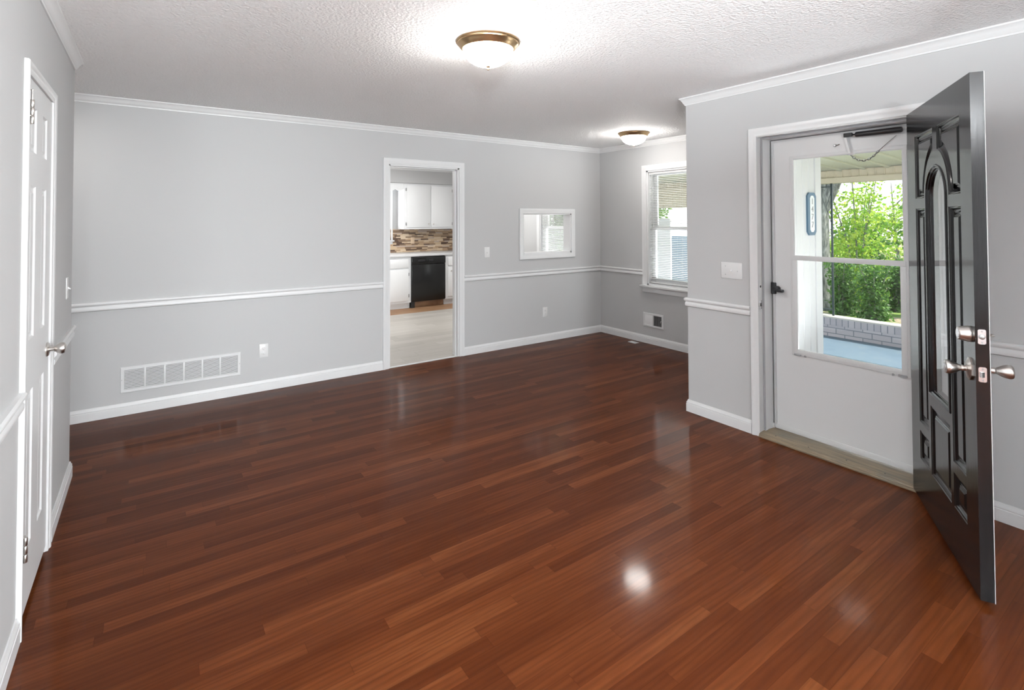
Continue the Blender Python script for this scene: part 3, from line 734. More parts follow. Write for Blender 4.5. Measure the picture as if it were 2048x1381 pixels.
k = MB(); k.bevbox(-.034, .020, -.176, -.160, -.004, .016, .003); k.obj('jamb_bracket', m_bright, e)
e = empty('storm_chain', (SX-.014, -3.60, 1.93)); tag(e, 'sagging dark chain hanging across the top of the storm door window', 'chain')
def link(c, d, flip):
    d = d.normalized(); t = Vector((1, 0, 0)) if not flip else d.cross(Vector((1, 0, 0))).normalized()
    q = MB(); q.tube([c+d*(.0105*cos(a))+t*(.0055*sin(a)) for a in [2*pi*i/10 for i in range(10)]], .0022, 5, True); return q
pts = []
a_, b_ = Vector((0, .034, -.046)), Vector((.0, -.115, -.033))
for i in range(41):
    t_ = i/40; p = a_.lerp(b_, t_); p.z -= .045*(1-(2*t_-1)**2); pts.append(p)
ln = [0]
for i in range(40): ln.append(ln[-1]+(pts[i+1]-pts[i]).length)
ch = MB(); nl = int(ln[-1]/.0150)
for i in range(nl):
    s_ = (i+.5)*ln[-1]/nl; j_ = max(q for q in range(41) if ln[q] <= s_); j_ = min(j_, 39)
    d_ = pts[j_+1]-pts[j_]; c_ = pts[j_]+d_*((s_-ln[j_])/d_.length)
    q = link(c_, d_, i % 2); ch.add(q.v, q.f)
ch.obj('links', m_steel, e)
k = MB(); k.tube([b_, Vector((.008, -.205, .050))], .0016, 6); k.obj('spring', m_steel, e)

# ------------------------------------------------------------------ closet door in the left wall
CY0, CY1 = -2.428, -1.852
PC = lambda u, z, dep: (LX+.002-dep, u, z)
pan = []
for a, c in ((-2.335, -2.225), (-2.088, -1.978)):
    for d, e_ in ((.245, .835), (1.035, 1.625), (1.755, 1.930)): pan.append(rect(a, c, d, e_))
cprof = [(0, 0), (.006, .006), (.012, .008), (.020, .008), (.030, .003)]
cdoor = merged(paneled(PC, rect(CY0+.003, CY1-.003, .030, 2.026), pan, [], cprof, [], .034)).obj('door_3', m_white, smooth=25)
struct(cdoor, 'closed white six panel closet door in the left wall', 'closet door')
struct(casing(CY0-.002, CY1+.002, 0, 2.032, .044, .016, PL).obj(trimname(), m_trim), 'white casing around the closet door', 'door casing')
j = MB(); j.box(LX-.14, LX, CY0-.014, CY0, 0, 2.04); j.box(LX-.14, LX, CY1, CY1+.014, 0, 2.04); j.box(LX-.14, LX, CY0, CY1, 2.029, 2.042)
struct(j.obj(trimname(), m_trim, smooth=0), 'white closet door jamb', 'door jamb')
for zc, tall in ((1.893, True), (.295, False)):
    hp = empty('hinge', (LX+.015, CY0+.010, zc)); hp.parent = cdoor
    k = MB()
    for i in range(3):
        a = -.045+i*.0305; k.lathe([(.0062, a), (.0068, a+.001), (.0068, a+.0275), (.0062, a+.0285)], (0, 0, 0), (0, 0, 1), 16)
    k.obj('knuckle', m_nickel, hp)
    k = MB(); k.bevbox(-.014, -.003, -.002, .020, -.045, .045, .0006); k.obj('leaf', m_nickel, hp)
    if tall:
        k = MB(); k.tube([(0, 0, .045), (0, 0, .078)], .0028, 8); k.lathe([(.0055, .078), (.0055, .081), (.003, .083)], (0, 0, 0), (0, 0, 1), 10); k.obj('pin', m_nickel, hp)
org = Vector((LX+.002, CY1-.058, .918))
k = MB(); k.lathe([(.031, 0), (.031, .004), (.026, .009), (.013, .012)], org, (1, 0, 0), 28); k.obj('knob_rose', m_nickel, cdoor)
k = MB(); k.lathe([(.010, .010), (.010, .024), (.012, .028), (.018, .034), (.024, .044), (.0255, .053), (.022, .062), (.012, .0675), (.002, .0685)], org, (1, 0, 0), 32); k.obj('door_knob', m_nickel, cdoor)

# ------------------------------------------------------------------ ceiling lamps
def lamp():
    o = empty('ceiling_lamp', (-3.455, -2.668, H))
    k = MB(); k.lathe([(.060, 0), (.170, 0), (.1715, -.005), (.168, -.010), (.164, -.011), (.163, -.015), (.1595, -.018), (.153, -.028), (.144, -.038), (.138, -.043), (.132, -.043), (.130, -.038)], n=64); k.obj('pan', m_brass, o)
    prf = []
    for i in range(15):
        a = i/14*pi/2; prf.append((.134*cos(a), -.040-.092*sin(a)))
    k = MB(); k.lathe(prf, n=64); k.obj('glass_dome', m_dome, o)
    k = MB(); k.lathe([(.013, -.130), (.014, -.134), (.010, -.137), (.006, -.139), (.0075, -.144), (.006, -.150), (.001, -.153)], n=20); k.obj('finial', m_brass, o)
    return o
l1 = lamp(); tag(l1, 'larger looking brass rimmed dome light in the middle of the ceiling', 'ceiling light', 'flush dome lights')
l2 = copy_tree(l1); l2.location = (-.603, -1.137, H)
for c_ in l2.children:
    if c_.name.startswith('glass_dome'): c_.data = c_.data.copy(); c_.data.materials[0] = m_dome2
l2['label'] = 'small looking dome light near the corner above the blinds window'

# ------------------------------------------------------------------ wall plates, vents
def plate(name, loc, rz, gangs, kind, label, cat):
    """faces -Y before rotation"""
    o = empty(name, loc, rz); tag(o, label, cat)
    w = .0715+.0465*(gangs-1)
    k = MB(); k.bevbox(-w/2, w/2, -.0055, 0, -.0585, .0585, .0025); k.obj('cover_plate', m_plastic, o)
    for g_ in range(gangs):
        xc = (g_-(gangs-1)/2)*.0465
        if kind[g_] == 't':
            k = MB(); k.bevbox(xc-.005, xc+.005, -.0065, -.004, -.0125, .0125, .0005); to = k.obj('toggle_slot', m_plastic, o)
            k = MB(); k.rings([[(xc-.004, -.006, -.002), (xc+.004, -.006, -.002), (xc+.004, -.006, .006), (xc-.004, -.006, .006)], [(xc-.003, -.017, -.009), (xc+.003, -.017, -.009), (xc+.003, -.018, -.004), (xc-.003, -.018, -.004)]]); k.obj('toggle', m_plastic, o)
            sc_ = (-.030, .030)
        elif kind[g_] == 'o':
            for s_ in (-1, 1):
                k = MB(); k.lathe([(.0165, .0055), (.0165, .0072), (.0155, .0078)], (xc, 0, s_*.0195), (0, -1, 0), 24, (1, .82)); ro = k.obj('receptacle', m_plastic, o)
                k = MB(); k.box(xc-.0072, xc-.0052, -.0083, -.0076, s_*.0195-.001, s_*.0195+.008); k.box(xc+.0052, xc+.0072, -.0083, -.0076, s_*.0195, s_*.0195+.007); k.lathe([(.0026, .0076), (.0026, .0083)], (xc, 0, s_*.0195-.007), (0, -1, 0), 10); k.obj('slots', m_dark, ro, 0)
            sc_ = (0,)
        else: sc_ = (-.030, .030)
        for zc in sc_:
            k = MB(); k.lathe([(.0030, .0053), (.0028, .0064), (.001, .0067)], (xc, 0, zc), (0, -1, 0), 10); k.obj('screw', m_grey if kind[g_] == 'b' else m_plastic, o)
    return o
plate('wall_outlet', (-4.104, 0, .349), 0, 1, 'o', 'white outlet on the back wall just right of the long return grille', 'outlet')
plate('wall_outlet', (-.949, 0, .360), 0, 1, 'o', 'white outlet low on the back wall below the pass-through opening', 'outlet')
plate('light_switch', (-1.790, 0, 1.124), 0, 1, 't', 'single white light switch between the kitchen doorway and the pass-through', 'light switch')
plate('light_switch', (A_, -2.835, 1.118), R(-90), 3, 'btt', 'triple white switch plate beside the front door casing, one space blank', 'light switch')
plate('light_switch', (LX, -1.256, 1.122), R(90), 1, 't', 'single white switch seen edge on, past the closet door', 'light switch')

o = empty('return_air_grille', (-4.696, 0, .267)); tag(o, 'long white return air grille low on the back wall', 'vent grille')
gw, gh = .412, .098
k = MB(); fr = []
for w, t in ((0, 0), (0, .004), (.003, .008), (.024, .008), (.026, .002)): fr.append([(a, -t, c) for a, c in offset(rect(-gw, gw, -gh, gh), w)])
k.rings(fr, caps=(False, False)); k.obj('frame', m_white, o)
k = MB(); k.box(-gw+.02, gw-.02, -.001, .0, -gh+.02, gh-.02); k.obj('backing', m_dark, o, 0)
iw = gw-.026
for i in range(1, 6):
    xc = -iw+2*iw*i/6; k = MB(); k.bevbox(xc-.006, xc+.006, -.0078, -.001, -gh+.024, gh-.024, .001); k.obj('divider', m_white, o)
for i in range(6):
    xa, xb = -iw+2*iw*i/6, -iw+2*iw*(i+1)/6; k = MB(); n = 13
    for q in range(n):
        zc = -gh+.031+(2*gh-.062)*q/(n-1)
        k.add([(x, y, z) for x in (xa, xb) for y, z in ((-.0070, zc-.0040), (-.0020, zc+.0028), (-.0028, zc+.0032), (-.0078, zc-.0036))], [(0, 1, 5, 4), (1, 2, 6, 5), (2, 3, 7, 6), (3, 0, 4, 7)])
    k.obj('louvers', m_white, o, 0)
for xc in (-gw+.010, gw-.010):
    k = MB(); k.lathe([(.003, .0078), (.0025, .0092)], (xc, 0, 0), (0, -1, 0), 10); k.obj('screw', m_steel, o)

o = empty('wall_register', (0, -.880, .283), R(-90)); tag(o, 'small white wall register with one open dark half, under the blinds window', 'vent register')
gw, gh = .150, .083
k = MB(); fr = []
for w, t in ((0, 0), (0, .004), (.003, .008), (.022, .008), (.024, .002)): fr.append([(a, -t, c) for a, c in offset(rect(-gw, gw, -gh, gh), w)])
k.rings(fr, caps=(False, False)); k.bevbox(-.008, .008, -.008, -.001, -gh+.02, gh-.02, .001); k.obj('frame', m_white, o)
k = MB(); k.box(.0, gw-.02, -.0015, -.0005, -gh+.02, gh-.02); k.obj('duct_opening', m_dark, o, 0)
k = MB(); k.bevbox(-gw+.02, -.004, -.004, -.001, -gh+.02, gh-.02, .001); k.obj('closed_damper', m_cab, o)
k = MB()
for q in range(9):
    xc = .014+q*.0132; k.box(xc, xc+.002, -.006, -.002, -gh+.02, gh-.02)
k.obj('fins', m_grey, o, 0)
k = MB(); k.tube([(gw-.030, -.006, .012), (gw-.030, -.018, .0), (gw-.030, -.020, -.012)], .003, 6); k.obj('lever', m_white, o)

o = empty('floor_register', (-.115, -.668, 0)); tag(o, 'tiny pale floor vent by the baseboard of the blinds window wall', 'floor vent')
k = MB(); k.bevbox(-.035, .035, -.058, .058, 0, .004, .0015); k.obj('faceplate', m_white, o)
k = MB()
for q in range(8): k.box(-.026, .026, -.048+q*.0125, -.044+q*.0125, .0038, .0044)
k.obj('slots', m_grey, o, 0)

# ------------------------------------------------------------------ kitchen
KF, KU = 3.20, 3.55                             # base cabinet faces, wall cabinet faces
def cab_door(x0, x1, z0, z1, yf, parent, name='door', knob=None, hinges=None):
    k = MB(); k.bevbox(x0, x1, yf-.018, yf, z0, z1, .004); d = k.obj(name, m_cab, parent)
    if knob:
        k = MB(); k.lathe([(.005, 0), (.005, .012), (.012, .018), (.014, .024), (.010, .028), (.001, .029)], (knob[0], yf-.018, knob[1]), (0, -1, 0), 16); k.obj('knob', m_nickel, d)
    for hx, hz in (hinges or ()):
        k = MB(); k.bevbox(hx-.007, hx+.007, yf-.024, yf-.001, hz-.026, hz+.026, .002); k.obj('hinge', m_steel, d)
    return d
def carcass(name, x0, x1, y0, y1, z0, z1, label, toe=True):
    k = MB()
    if toe: k.box(x0, x1, y0, y1, z0+.10, z1); k.box(x0, x1, y0+.06, y1, z0, z0+.10)
    else: k.bevbox(x0, x1, y0, y1, z0, z1, .002)
    e = empty(name, ((x0+x1)/2, (y0+y1)/2, z0)); tag(e, label, 'cabinet')
    return e, k
def sub(e, fn):                                 # build children in world coordinates, then hang them under e
    before = set(bpy.data.objects); fn()
    for o in set(bpy.data.objects)-before:
        if o.parent == e: o.matrix_parent_inverse = Matrix.Translation(-e.location)
def base_left():
    cab_door(-2.20, -1.79, .69, .835, KF, eL, 'false_drawer'); cab_door(-1.765, -1.352, .69, .835, KF, eL, 'false_drawer')
    cab_door(-2.20, -1.79, .135, .665, KF, eL, knob=(-1.83, .60), hinges=[(-2.204, .22), (-2.204, .58)])
    cab_door(-1.765, -1.352, .135, .665, KF, eL, knob=(-1.72, .60), hinges=[(-1.347, .22), (-1.347, .58)])
eL, k = carcass('base_cabinet', -2.26, -1.302, KF, 3.84, 0, .872, 'white base cabinet left of the black dishwasher')
sub(eL, lambda: (k.obj('carcass', m_cab, eL, 0), base_left()))
def base_right():
    cab_door(-.600, -.10, .69, .835, KF, eR, 'drawer', knob=(-.35, .76)); cab_door(-.600, -.10, .145, .665, KF, eR, knob=(-.545, .595), hinges=[(-.095, .22), (-.095, .58)])
eR, k = carcass('base_cabinet', -.652, -.02, KF, 3.84, 0, .872, 'white base cabinet right of the black dishwasher, with one small knob')
sub(eR, lambda: (k.obj('carcass', m_cab, eR, 0), base_right()))
eW, k = carcass('wall_cabinet', -1.281, -.285, KU, 3.84, 1.335, 2.152, 'white two door wall cabinet above the mosaic backsplash', False)
sub(eW, lambda: (k.obj('carcass', m_cab, eW), cab_door(-1.236, -.782, 1.368, 2.118, KU, eW, knob=(-.818, 1.425), hinges=[(-1.243, 1.43), (-1.243, 2.04)]),
                 cab_door(-.758, -.335, 1.368, 2.118, KU, eW, knob=(-.722, 1.425), hinges=[(-.328, 1.43), (-.328, 2.04)])))
e = empty('dishwasher', (-.977, 3.5, 0)); tag(e, 'black dishwasher between white base cabinets', 'dishwasher')
def dw():
    k = MB(); k.box(-1.298, -.656, KF+.01, 3.8, .10, .868); k.obj('tub', m_dark, e, 0)
    k = MB(); k.bevbox(-1.296, -.658, KF-.028, KF+.012, .115, .735, .006); k.obj('door', m_appl, e)
    k = MB(); k.bevbox(-1.296, -.658, KF-.036, KF+.012, .740, .862, .008); cp = k.obj('control_panel', m_appl, e)
    k = MB(); k.bevbox(-1.19, -1.05, KF-.040, KF-.035, .785, .820, .002); k.bevbox(-.98, -.90, KF-.040, KF-.035, .782, .822, .002); k.obj('buttons', m_blackplastic, cp)
    k = MB(); k.bevbox(-1.290, -1.23, KF+.0, KF+.05, .0, .115, .003); k.obj('leg', m_dark, e)
    k = MB(); k.bevbox(-1.225, -.662, KF+.055, KF+.075, .004, .10, .003); k.obj('toe_panel', m_kold, e)
sub(e, dw)
k = MB(); k.bevbox(-2.30, -.005, KF-.030, 3.845, .874, .914, .008); o = k.obj('kitchen_countertop', m_white); tag(o, 'white countertop running over the dishwasher and base cabinets', 'countertop')
k = MB(); k.box(-3.3, -.002, 3.846, 3.858, .915, 1.336); struct(k.obj(trimname(), m_splash, smooth=0), 'brown mosaic strip tile backsplash', 'backsplash')
k = MB(); k.box(-3.4, -.001, 3.50, 3.85, 2.153, 2.441); struct(k.obj('wall_soffit', m_wall, smooth=0), 'grey soffit above the kitchen wall cabinets', 'soffit')
# scalloped valance
lo = [(-2.36, 2.152), (-2.36, 2.04)]; n = 7; x0, x1 = -2.36, -1.283
for i in range(n):
    for q in range(1, 9):
        lo.append((x0+(x1-x0)*(i+q/8)/n, 2.045-.034*sin(pi*q/8)))
lo.append((x1, 2.152)); lo = ccw(lo)
k = MB(); k.poly([[(a, KU-.001, c) for a, c in lo]]); k.poly([[(a, KU+.017, c) for a, c in lo]]); k.rings([[(a, KU-.001, c) for a, c in lo], [(a, KU+.017, c) for a, c in lo]], caps=(False, False))
o = merged(k).obj('window_valance', m_cab, smooth=20); tag(o, 'white scalloped wooden valance board above the kitchen window', 'valance')
o = plate('cover_plate', (-.985, 3.846, 1.125), 0, 1, 'b', 'beige blank cover plate on the mosaic backsplash', 'cover plate')
m_beige = mat('beige plastic', (.62, .47, .33), .4)
for c in o.children: c.data = c.data.copy(); c.data.materials[0] = m_beige
# kitchen window
k = MB(); u0, u1, z0, z1 = KW
for (a, c, d, e_) in ((u0, u0+.05, z0, z1), (u1-.05, u1, z0, z1), (u0+.05, u1-.05, z1-.05, z1), (u0+.05, u1-.05, z0, z0+.05), (u0+.05, u1-.05, 1.60, 1.64)): k.box(a, c, 3.90, 3.96, d, e_)
kw = struct(k.obj('window_5', m_trim, smooth=0), 'bright kitchen window beside the white wall cabinet', 'window')
k = MB(); k.box(u0+.05, u1-.05, 3.93, 3.934, z0+.05, z1-.05); k.obj('pane', m_glass, kw, 0)
casing(u0, u1, z0, z1, .068, .018, lambda u, z, t: (u, 3.86-t, z)).obj('window_casing', m_trim, kw)
k = MB(); k.bevbox(u0-.08, u1+.085, 3.805, 3.90, z0-.025, z0, .004); k.bevbox(u0-.066, u1+.066, 3.845, 3.86, z0-.075, z0-.025, .003); k.obj('window_sill', m_trim, kw)
ob = blind(-.39, .39, z0+.02, z1-.01, 0, 'white mini blind on the bright kitchen window', -25, (.2, -.2)); ob.rotation_euler = (0, 0, R(90)); ob.location = ((u0+u1)/2, 3.885, z1-.01)

# ------------------------------------------------------------------ porch and garden
k = MB(); k.box(-1.33, .14, -8.0, -2.60, -.20, -.12); k.box(.14, 2.92, -8.0, 4.5, -.20, -.12); o = struct(k.obj('floor_porch', m_porch, smooth=0), 'blue grey painted porch floor outside the storm door', 'porch floor')
k = MB()
def ribbed(k, u0, u1, pitch, groove, dep, P):
    n = int(round((u1-u0)/pitch)); pr = []
    for i in range(n):
        a = u0+(u1-u0)*i/n; b_ = u0+(u1-u0)*(i+1)/n
        pr += [(a, 0), (b_-groove, 0), (b_-groove*.6, dep), (b_-groove*.4, dep)]
    pr.append((u1, 0)); return pr
pr = ribbed(k, -1.33, .17, .115, .016, .007, None)
vs = [(x, -2.655+d, z) for x, d in pr for z in (-.12, 2.62)]
k.add(vs, [(2*i, 2*i+2, 2*i+3, 2*i+1) for i in range(len(pr)-1)]); k.box(-1.33, .16, -2.648, -2.60, -.12, 2.62)
k.bevbox(.150, .262, -2.668, -2.60, -.12, 2.62, .004)
struct(k.obj('wall_siding', m_siding, smooth=20), 'white vertical siding panel seen through the storm door window', 'siding')
k = MB(); k.box(.14, .20, -2.62, 4.4, -.12, 2.62); 
for y0, y1 in ((WN[0], WN[1]), (NK[0], NK[1])): pass
k = MB(); k.bevbox(.141, .175, WN[0]-.06, WN[0], WN[2]-.05, WN[3]+.06, .003); k.bevbox(.141, .175, WN[1], WN[1]+.06, WN[2]-.05, WN[3]+.06, .003); struct(k.obj(trimname(), m_siding), 'outer trim of the dining window', 'window trim')
# sloped porch ceiling of pans running away from the house
zc = lambda x: 2.43-.064*(x+1.33)
k = MB()
def pans(ya, yb, n, xa):
    pr = []
    for i in range(n):
        y0 = ya+(yb-ya)*i/n; y1 = ya+(yb-ya)*(i+1)/n
        pr += [(y0, 0), (y1-.030, 0), (y1-.026, -.022), (y1-.004, -.022)]
    pr.append((yb, 0)); m_ = len(pr)
    k.add([(x, y, zc(x)+d) for x in (xa, 3.0) for y, d in pr], [(q, q+1, m_+q+1, m_+q) for q in range(m_-1)])
pans(-8, -2.6, 20, -1.33); pans(-2.6, 4.5, 26, .14)
k.box(-1.33, 3.1, -8, -2.6, 2.62, 2.66); k.box(.14, 3.1, -2.6, 4.5, 2.62, 2.66)
struct(k.obj('ceiling_porch', m_porchceil, smooth=0), 'pale green grey ribbed porch ceiling seen through the storm door', 'porch ceiling')
k = MB(); n = 125; pr = []
for i in range(n):
    a = -8+12.5*i/n; b_ = -8+12.5*(i+1)/n; pr += [(a, 0), (b_-.014, 0), (b_-.012, -.014), (b_-.002, -.014)]
pr.append((4.5, 0))
k.add([(2.80+d, y, z) for y, d in pr for z in (2.055, 2.16)], [(2*i, 2*i+2, 2*i+3, 2*i+1) for i in range(len(pr)-1)])
k.bevbox(2.765, 2.90, -8, 4.5, 1.985, 2.058, .004); k.box(2.812, 2.9, -8, 4.5, 2.05, 2.25)
struct(k.obj('beam_porch', m_beam, smooth=20), 'cream ribbed porch beam above the garden view', 'porch beam')
# planter wall
k = MB(); k.box(2.745, 2.905, -8, .45, -.20, .035); pw = struct(k.obj('wall_planter', m_brick, smooth=0), 'low grey painted brick wall along the porch edge', 'brick wall')
k = MB(); k.bevbox(2.74, 2.91, -8, .46, .035, .128, .004); k.obj('rowlock_course', m_row, pw)
k = MB(); k.bevbox(2.735, 2.915, -8, .465, .128, .150, .004); k.obj('mortar_cap', m_cap, pw)
# iron porch post
e = empty('iron_post', (2.84, -1.575, .15)); tag(e, 'dark wrought iron porch post standing on the low brick wall', 'porch post')
for y in (-.075, .075):
    k = MB(); k.bevbox(-.012, .012, y-.012, y+.012, 0, 1.84, .003); k.obj('upright', m_iron, e)
for z in (.08, 1.79):
    k = MB(); k.bevbox(-.008, .008, -.07, .07, z-.008, z+.008, .002); k.obj('crossbar', m_iron, e)
k = MB(); k.tube([(0, -.068, 1.72), (0, -.02, 1.56), (0, .0, 1.50), (0, .03, 1.58), (0, .06, 1.68), (0, .045, 1.76), (0, .01, 1.74)], .004, 6)
k.tube([(0, .0, 1.50), (0, -.03, 1.42), (0, -.06, 1.30)], .004, 6); k.obj('scrollwork', m_iron, e)
# house number plaque
e = empty('house_number_plaque', (.0735, -2.655, 1.537)); tag(e, 'blue bordered vertical house number plaque on the white siding', 'house number')
def lobed(a, b_, ch, y, k, y2):
    lo = octo(0, 0, a, b_, ch); k.rings([[(u, y, z) for u, z in lo], [(u, y2, z) for u, z in lo]])
k = MB(); lobed(.079, .197, .032, 0, k, -.016); k.obj('border', m_plaque, e)
k = MB(); lobed(.040, .168, .022, -.016, k, -.0185); k.obj('face', m_plaquew, e)
def digit(t, z):
    cu = bpy.data.curves.new('digit', 'FONT'); cu.body = t; cu.size = .078; cu.align_x = 'CENTER'; cu.align_y = 'CENTER'; cu.extrude = .001
    o = bpy.data.objects.new('digit_tmp', cu); COL.objects.link(o)
    dg = bpy.context.evaluated_depsgraph_get(); me = bpy.data.meshes.new_from_object(o.evaluated_get(dg)); bpy.data.objects.remove(o)
    d = bpy.data.objects.new('digit', me); COL.objects.link(d); me.materials.append(m_grey); d.parent = e
    d.rotation_euler = (R(90), 0, 0); d.location = (0, -.0200, z)
for t, z in zip('1477', (.112, .040, -.030, -.102)): digit(t, z)
# blue board fence, white panel, ribbed shade beyond the dining window
k = MB(); n = 24
for i in range(n): k.box(6.2, 6.225, 1.75+.145*i, 1.75+.145*i+.135, -.4, 1.08)
k.box(6.225, 6.27, 1.75, 5.2, .85, .95); k.box(6.225, 6.27, 1.75, 5.2, .0, .1)
o = k.obj('board_fence', m_fence, smooth=0); tag(o, 'blue grey board fence seen through the blinds window', 'fence')
k = MB(); k.bevbox(2.76, 2.80, 1.02, 1.9, -.12, 1.47, .004); k.bevbox(2.74, 2.82, 1.01, 1.92, 1.47, 1.51, .004); o = k.obj('porch_screen', m_shed); tag(o, 'white capped porch screen panel seen through the blinds window', 'porch screen')
pr = []
for i in range(20):
    a = .30+.1*i; pr += [(a, 0), (a+.084, 0), (a+.090, .01), (a+.096, .01)]
pr.append((2.3, 0)); k = MB(); k.add([(2.79+d, y, z) for y, d in pr for z in (1.70, 1.99)], [(2*i, 2*i+2, 2*i+3, 2*i+1) for i in range(len(pr)-1)])
k.box(2.803, 2.82, .30, 2.3, 1.70, 1.99)
o = k.obj('porch_awning', m_beam, smooth=20); tag(o, 'cream ribbed porch awning seen through the blinds window', 'awning')

# ground falling gently away from the porch
k = MB(); xs = [-12, 2.9, 3.5, 5, 7, 10, 16, 30, 60]; zs = [-.22, -.20, -.24, -.30, -.42, -.60, -.7, -.7, -.7]; ys = [-40+4*i for i in range(21)]
random.seed(3)
vs = [(x, y, z) for x, z in zip(xs, zs) for y in ys]
k.add(vs, [(i*21+j, (i+1)*21+j, (i+1)*21+j+1, i*21+j+1) for i in range(8) for j in range(20)])
struct(k.obj('ground', m_ground), 'leaf littered garden ground beyond the low brick wall', 'ground')

# chain link style garden fence
e = empty('garden_fence', (9, 1, -.58)); tag(e, 'low metal garden fence with a top rail, behind the green shrubs', 'fence')
k = MB(); k.tube([(0, -7, .93), (0, 6, .93)], .022, 8); k.obj('top_rail', m_iron, e)
for y in (-5.6, -3.2, -.35, 2.05, 4.4):
    k = MB(); k.tube([(0, y, -.05), (0, y, .95)], .03, 8); k.obj('post', m_steel, e)
k = MB()
for i in range(130): 
    y = -7+.1*i; k.tube([(0, y, 0), (0, y+.45 if y+.45 < 6 else 6, .93)], .0025, 4); k.tube([(0, y+.45 if y+.45 < 6 else 6, 0), (0, y, .93)], .0025, 4)
k.obj('wire_mesh', m_steel, e)

# trees
def gz(x):
    for i in range(len(xs)-1):
        if xs[i] <= x <= xs[i+1]: return zs[i]+(zs[i+1]-zs[i])*(x-xs[i])/(xs[i+1]-xs[i])
    return -.7
def leaves(n, blobs, size, seed):
    rnd = random.Random(seed); k = MB()
    tw = sum(b[4] for b in blobs); ws = [b[4]/tw for b in blobs]
    for _ in range(n):
        b = rnd.choices(blobs, ws)[0]
        while True:
            p = Vector((rnd.uniform(-1, 1), rnd.uniform(-1, 1), rnd.uniform(-1, 1)))
            if p.length < 1: break
        p = Vector((b[0]+p.x*b[3], b[1]+p.y*b[3], b[2]+p.z*b[3]*b[5]))
        d = Vector((rnd.gauss(0, 1), rnd.gauss(0, 1), rnd.gauss(-.3, .7))).normalized(); s_ = size*rnd.uniform(.6, 1.25)
        w = d.cross(Vector((rnd.gauss(0, 1), rnd.gauss(0, 1), rnd.gauss(0, 1)))).normalized()*s_*.30; nn = d.cross(w).normalized()*s_*.10
        k.add([p, p+d*s_*.45+w+nn, p+d*s_, p+d*s_*.45-w+nn, p+d*s_*.45], [(0, 1, 4), (1, 2, 4), (2, 3, 4), (3, 0, 4)])
    return k
def tree(x, y, h, spread, nl, size, m, seed, label, trunk=.05, nb_=9, low=.15, group='trees and shrubs in the garden'):
    rnd = random.Random(seed); z = gz(x)-.05
    e = empty('garden_tree', (x, y, z)); tag(e, label, 'tree', group)
    k = MB(); top = Vector((rnd.uniform(-.1, .1)*h, rnd.uniform(-.1, .1)*h, h*.92))
    st = [Vector((0, 0, 0)), top*.25+Vector((rnd.uniform(-.05, .05), rnd.uniform(-.06, .06), 0)), top*.55+Vector((rnd.uniform(-.08, .08), rnd.uniform(-.08, .08), 0)), top]
    k.tube(st, [trunk, trunk*.8, trunk*.55, trunk*.15], 8); bl = []
    for i in range(nb_):
        t_ = rnd.uniform(low, .95); f = t_*3; a = st[int(f)].lerp(st[min(int(f)+1, 3)], f-int(f))
        an = rnd.uniform(0, 2*pi); r_ = spread*rnd.uniform(.4, 1)*(1.1-.55*t_)
        b_ = a+Vector((cos(an)*r_, sin(an)*r_, r_*rnd.uniform(.15, .7)))
        k.tube([a, a.lerp(b_, .5)+Vector((0, 0, .04)), b_], [trunk*.4, trunk*.25, trunk*.08], 5)
        bl.append((b_.x, b_.y, b_.z, spread*rnd.uniform(.30, .5), 1, .8)); bl.append((*(a.lerp(b_, .5)), spread*.3, .7, .9))
    k.obj('trunk', m_bark, e)
    leaves(nl, bl, size, seed).obj('crown', m, e, 0)
    return e
def bush(x, y, h, rx, nl, size, m, seed, label, stems=5):
    rnd = random.Random(seed); e = empty('garden_shrub', (x, y, gz(x)-.03)); tag(e, label, 'shrub', 'trees and shrubs in the garden')
    k = MB(); bl = []
    for i in range(stems):
        an = 2*pi*i/stems+rnd.uniform(-.4, .4); r_ = rx*rnd.uniform(.25, .8); hh = h*rnd.uniform(.72, .97)
        b_ = Vector((cos(an)*r_, sin(an)*r_, hh)); mid = b_*.5+Vector((0, 0, h*.04)); mid.x *= .7; mid.y *= .7
        k.tube([(cos(an)*.05, sin(an)*.05, 0), mid, b_], [.022, .016, .005], 6)
        for q in range(6):
            t_ = .10+.85*q/5; p = mid*(2*t_) if t_ < .5 else mid.lerp(b_, 2*t_-1)
            g_ = rx*(.52-.26*t_)
            bl.append((p.x+rnd.uniform(-.3, .3)*g_, p.y+rnd.uniform(-.3, .3)*g_, p.z, g_, g_**1.5, .75))
    k.obj('stems', m_bark, e); leaves(nl, bl, size, seed).obj('foliage', m, e, 0)
    return e
bush(7.5, -.16, 3.2, .9, 3600, .09, m_leaf, 11, 'tall bright green young shrub in the middle of the storm door view', 7)
bush(7.6, -1.35, 2.5, .75, 3400, .10, m_leaf2, 12, 'leafy green shrub at the right edge of the storm door view')
bush(8.2, .55, 1.75, .75, 2400, .09, m_leaf, 13, 'low yellow green shrub just right of the large grey tree trunk')
bush(10.3, -.55, 1.75, .9, 4200, .11, m_leaf3, 14, 'dark green bush behind the low garden fence, right of the tall bright shrub')
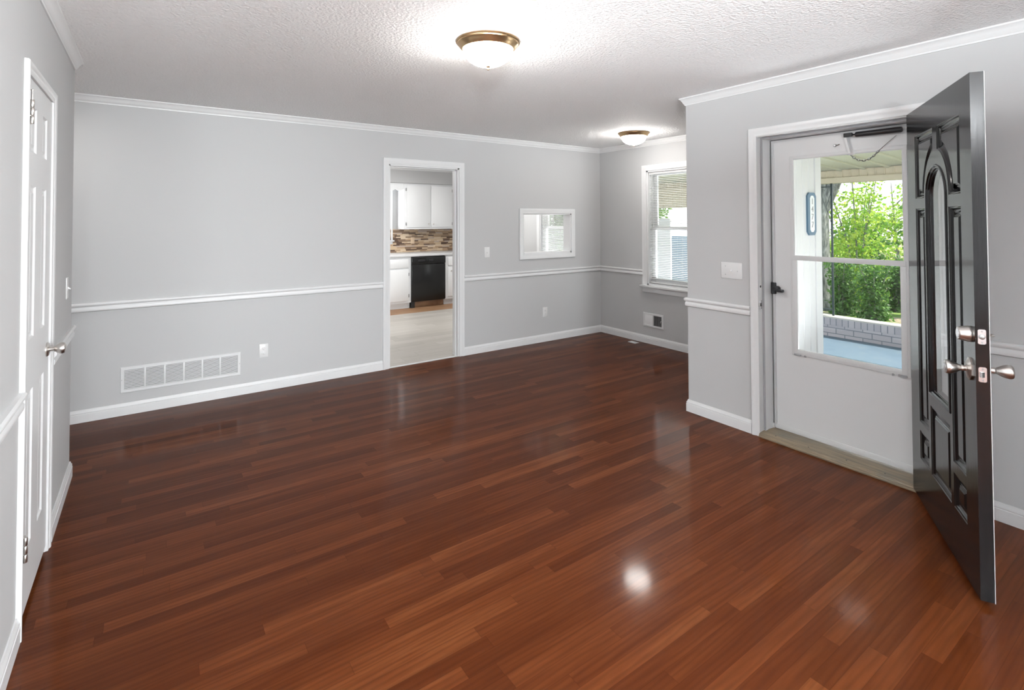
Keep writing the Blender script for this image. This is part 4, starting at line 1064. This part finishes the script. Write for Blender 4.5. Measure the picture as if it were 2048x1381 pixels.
bush(10.6, 1.0, 1.85, .9, 4200, .11, m_leaf3, 15, 'dark green bush behind the low garden fence, near the middle')
bush(10.4, 2.5, 1.8, .8, 3400, .11, m_leaf2, 16, 'green bush behind the low garden fence, partly behind the big trunk')
bush(5.9, -1.02, 1.22, .48, 2000, .075, m_leaf3, 42, 'low shrub darkened for tree shade in the lower right of the storm door view')  # dark leaves stand in for foliage shaded by the tree
bush(6.1, -.40, 1.12, .46, 2000, .075, m_leaf3, 43, 'low shrub toned dark for tree shade in front of the tall bright shrub')  # the tree's shade is put into this shrub's leaf colour
bush(8.2, -.62, 1.3, .55, 2200, .09, m_leaf3, 19, 'low dark green bush in front of the metal garden fence')
for q_, (by, bh) in enumerate(((-1.2, 2.3), (.5, 2.0), (2.2, 2.5), (3.9, 2.2), (5.6, 2.4), (-2.9, 2.2))):
    bush(13.5+.3*(q_ % 2), by, bh, .95, 2600, .15, (m_leaf2, m_leaf)[q_ % 2], 30+q_, 'leafy green bush in the row along the back of the garden')['group'] = 'bushes along the back of the garden'
tree(17.5, 2.4, 3.9, 1.7, 2600, .14, m_leaf, 18, 'sparse light green tree against the sky in the storm door view', .07, 14, .2)
bush(5.6, 7.7, 3.3, 1.5, 5000, .13, m_leaf3, 41, 'big dark green shrub outside the pass-through window')
tree(15.5, 12.5, 5.0, 1.6, 3000, .2, m_leaf2, 17, 'distant green tree seen through the blinds window', .12, 12, .35)
# large trunk
e = empty('large_tree', (6.6, .17, gz(7.2)-.05)); tag(e, 'thick grey tree trunk rising behind the iron porch post', 'tree')
k = MB(); k.tube([(0, 0, 0), (-.02, .02, .5), (-.02, .05, 1.3), (-.0, .10, 2.2), (.0, .14, 3.2), (.0, .2, 6.0)], [.33, .22, .20, .23, .25, .18], 18)
k.tube([(0, .06, 2.0), (.1, -.35, 3.0), (.2, -.9, 4.3)], [.14, .11, .06], 10); k.obj('trunk', m_bark, e)
leaves(2500, [(0, .2, 6.6, 2.2, 1, .6), (.2, -1, 5.2, 1.2, .5, .6)], .2, 21).obj('crown', m_leaf2, e, 0)
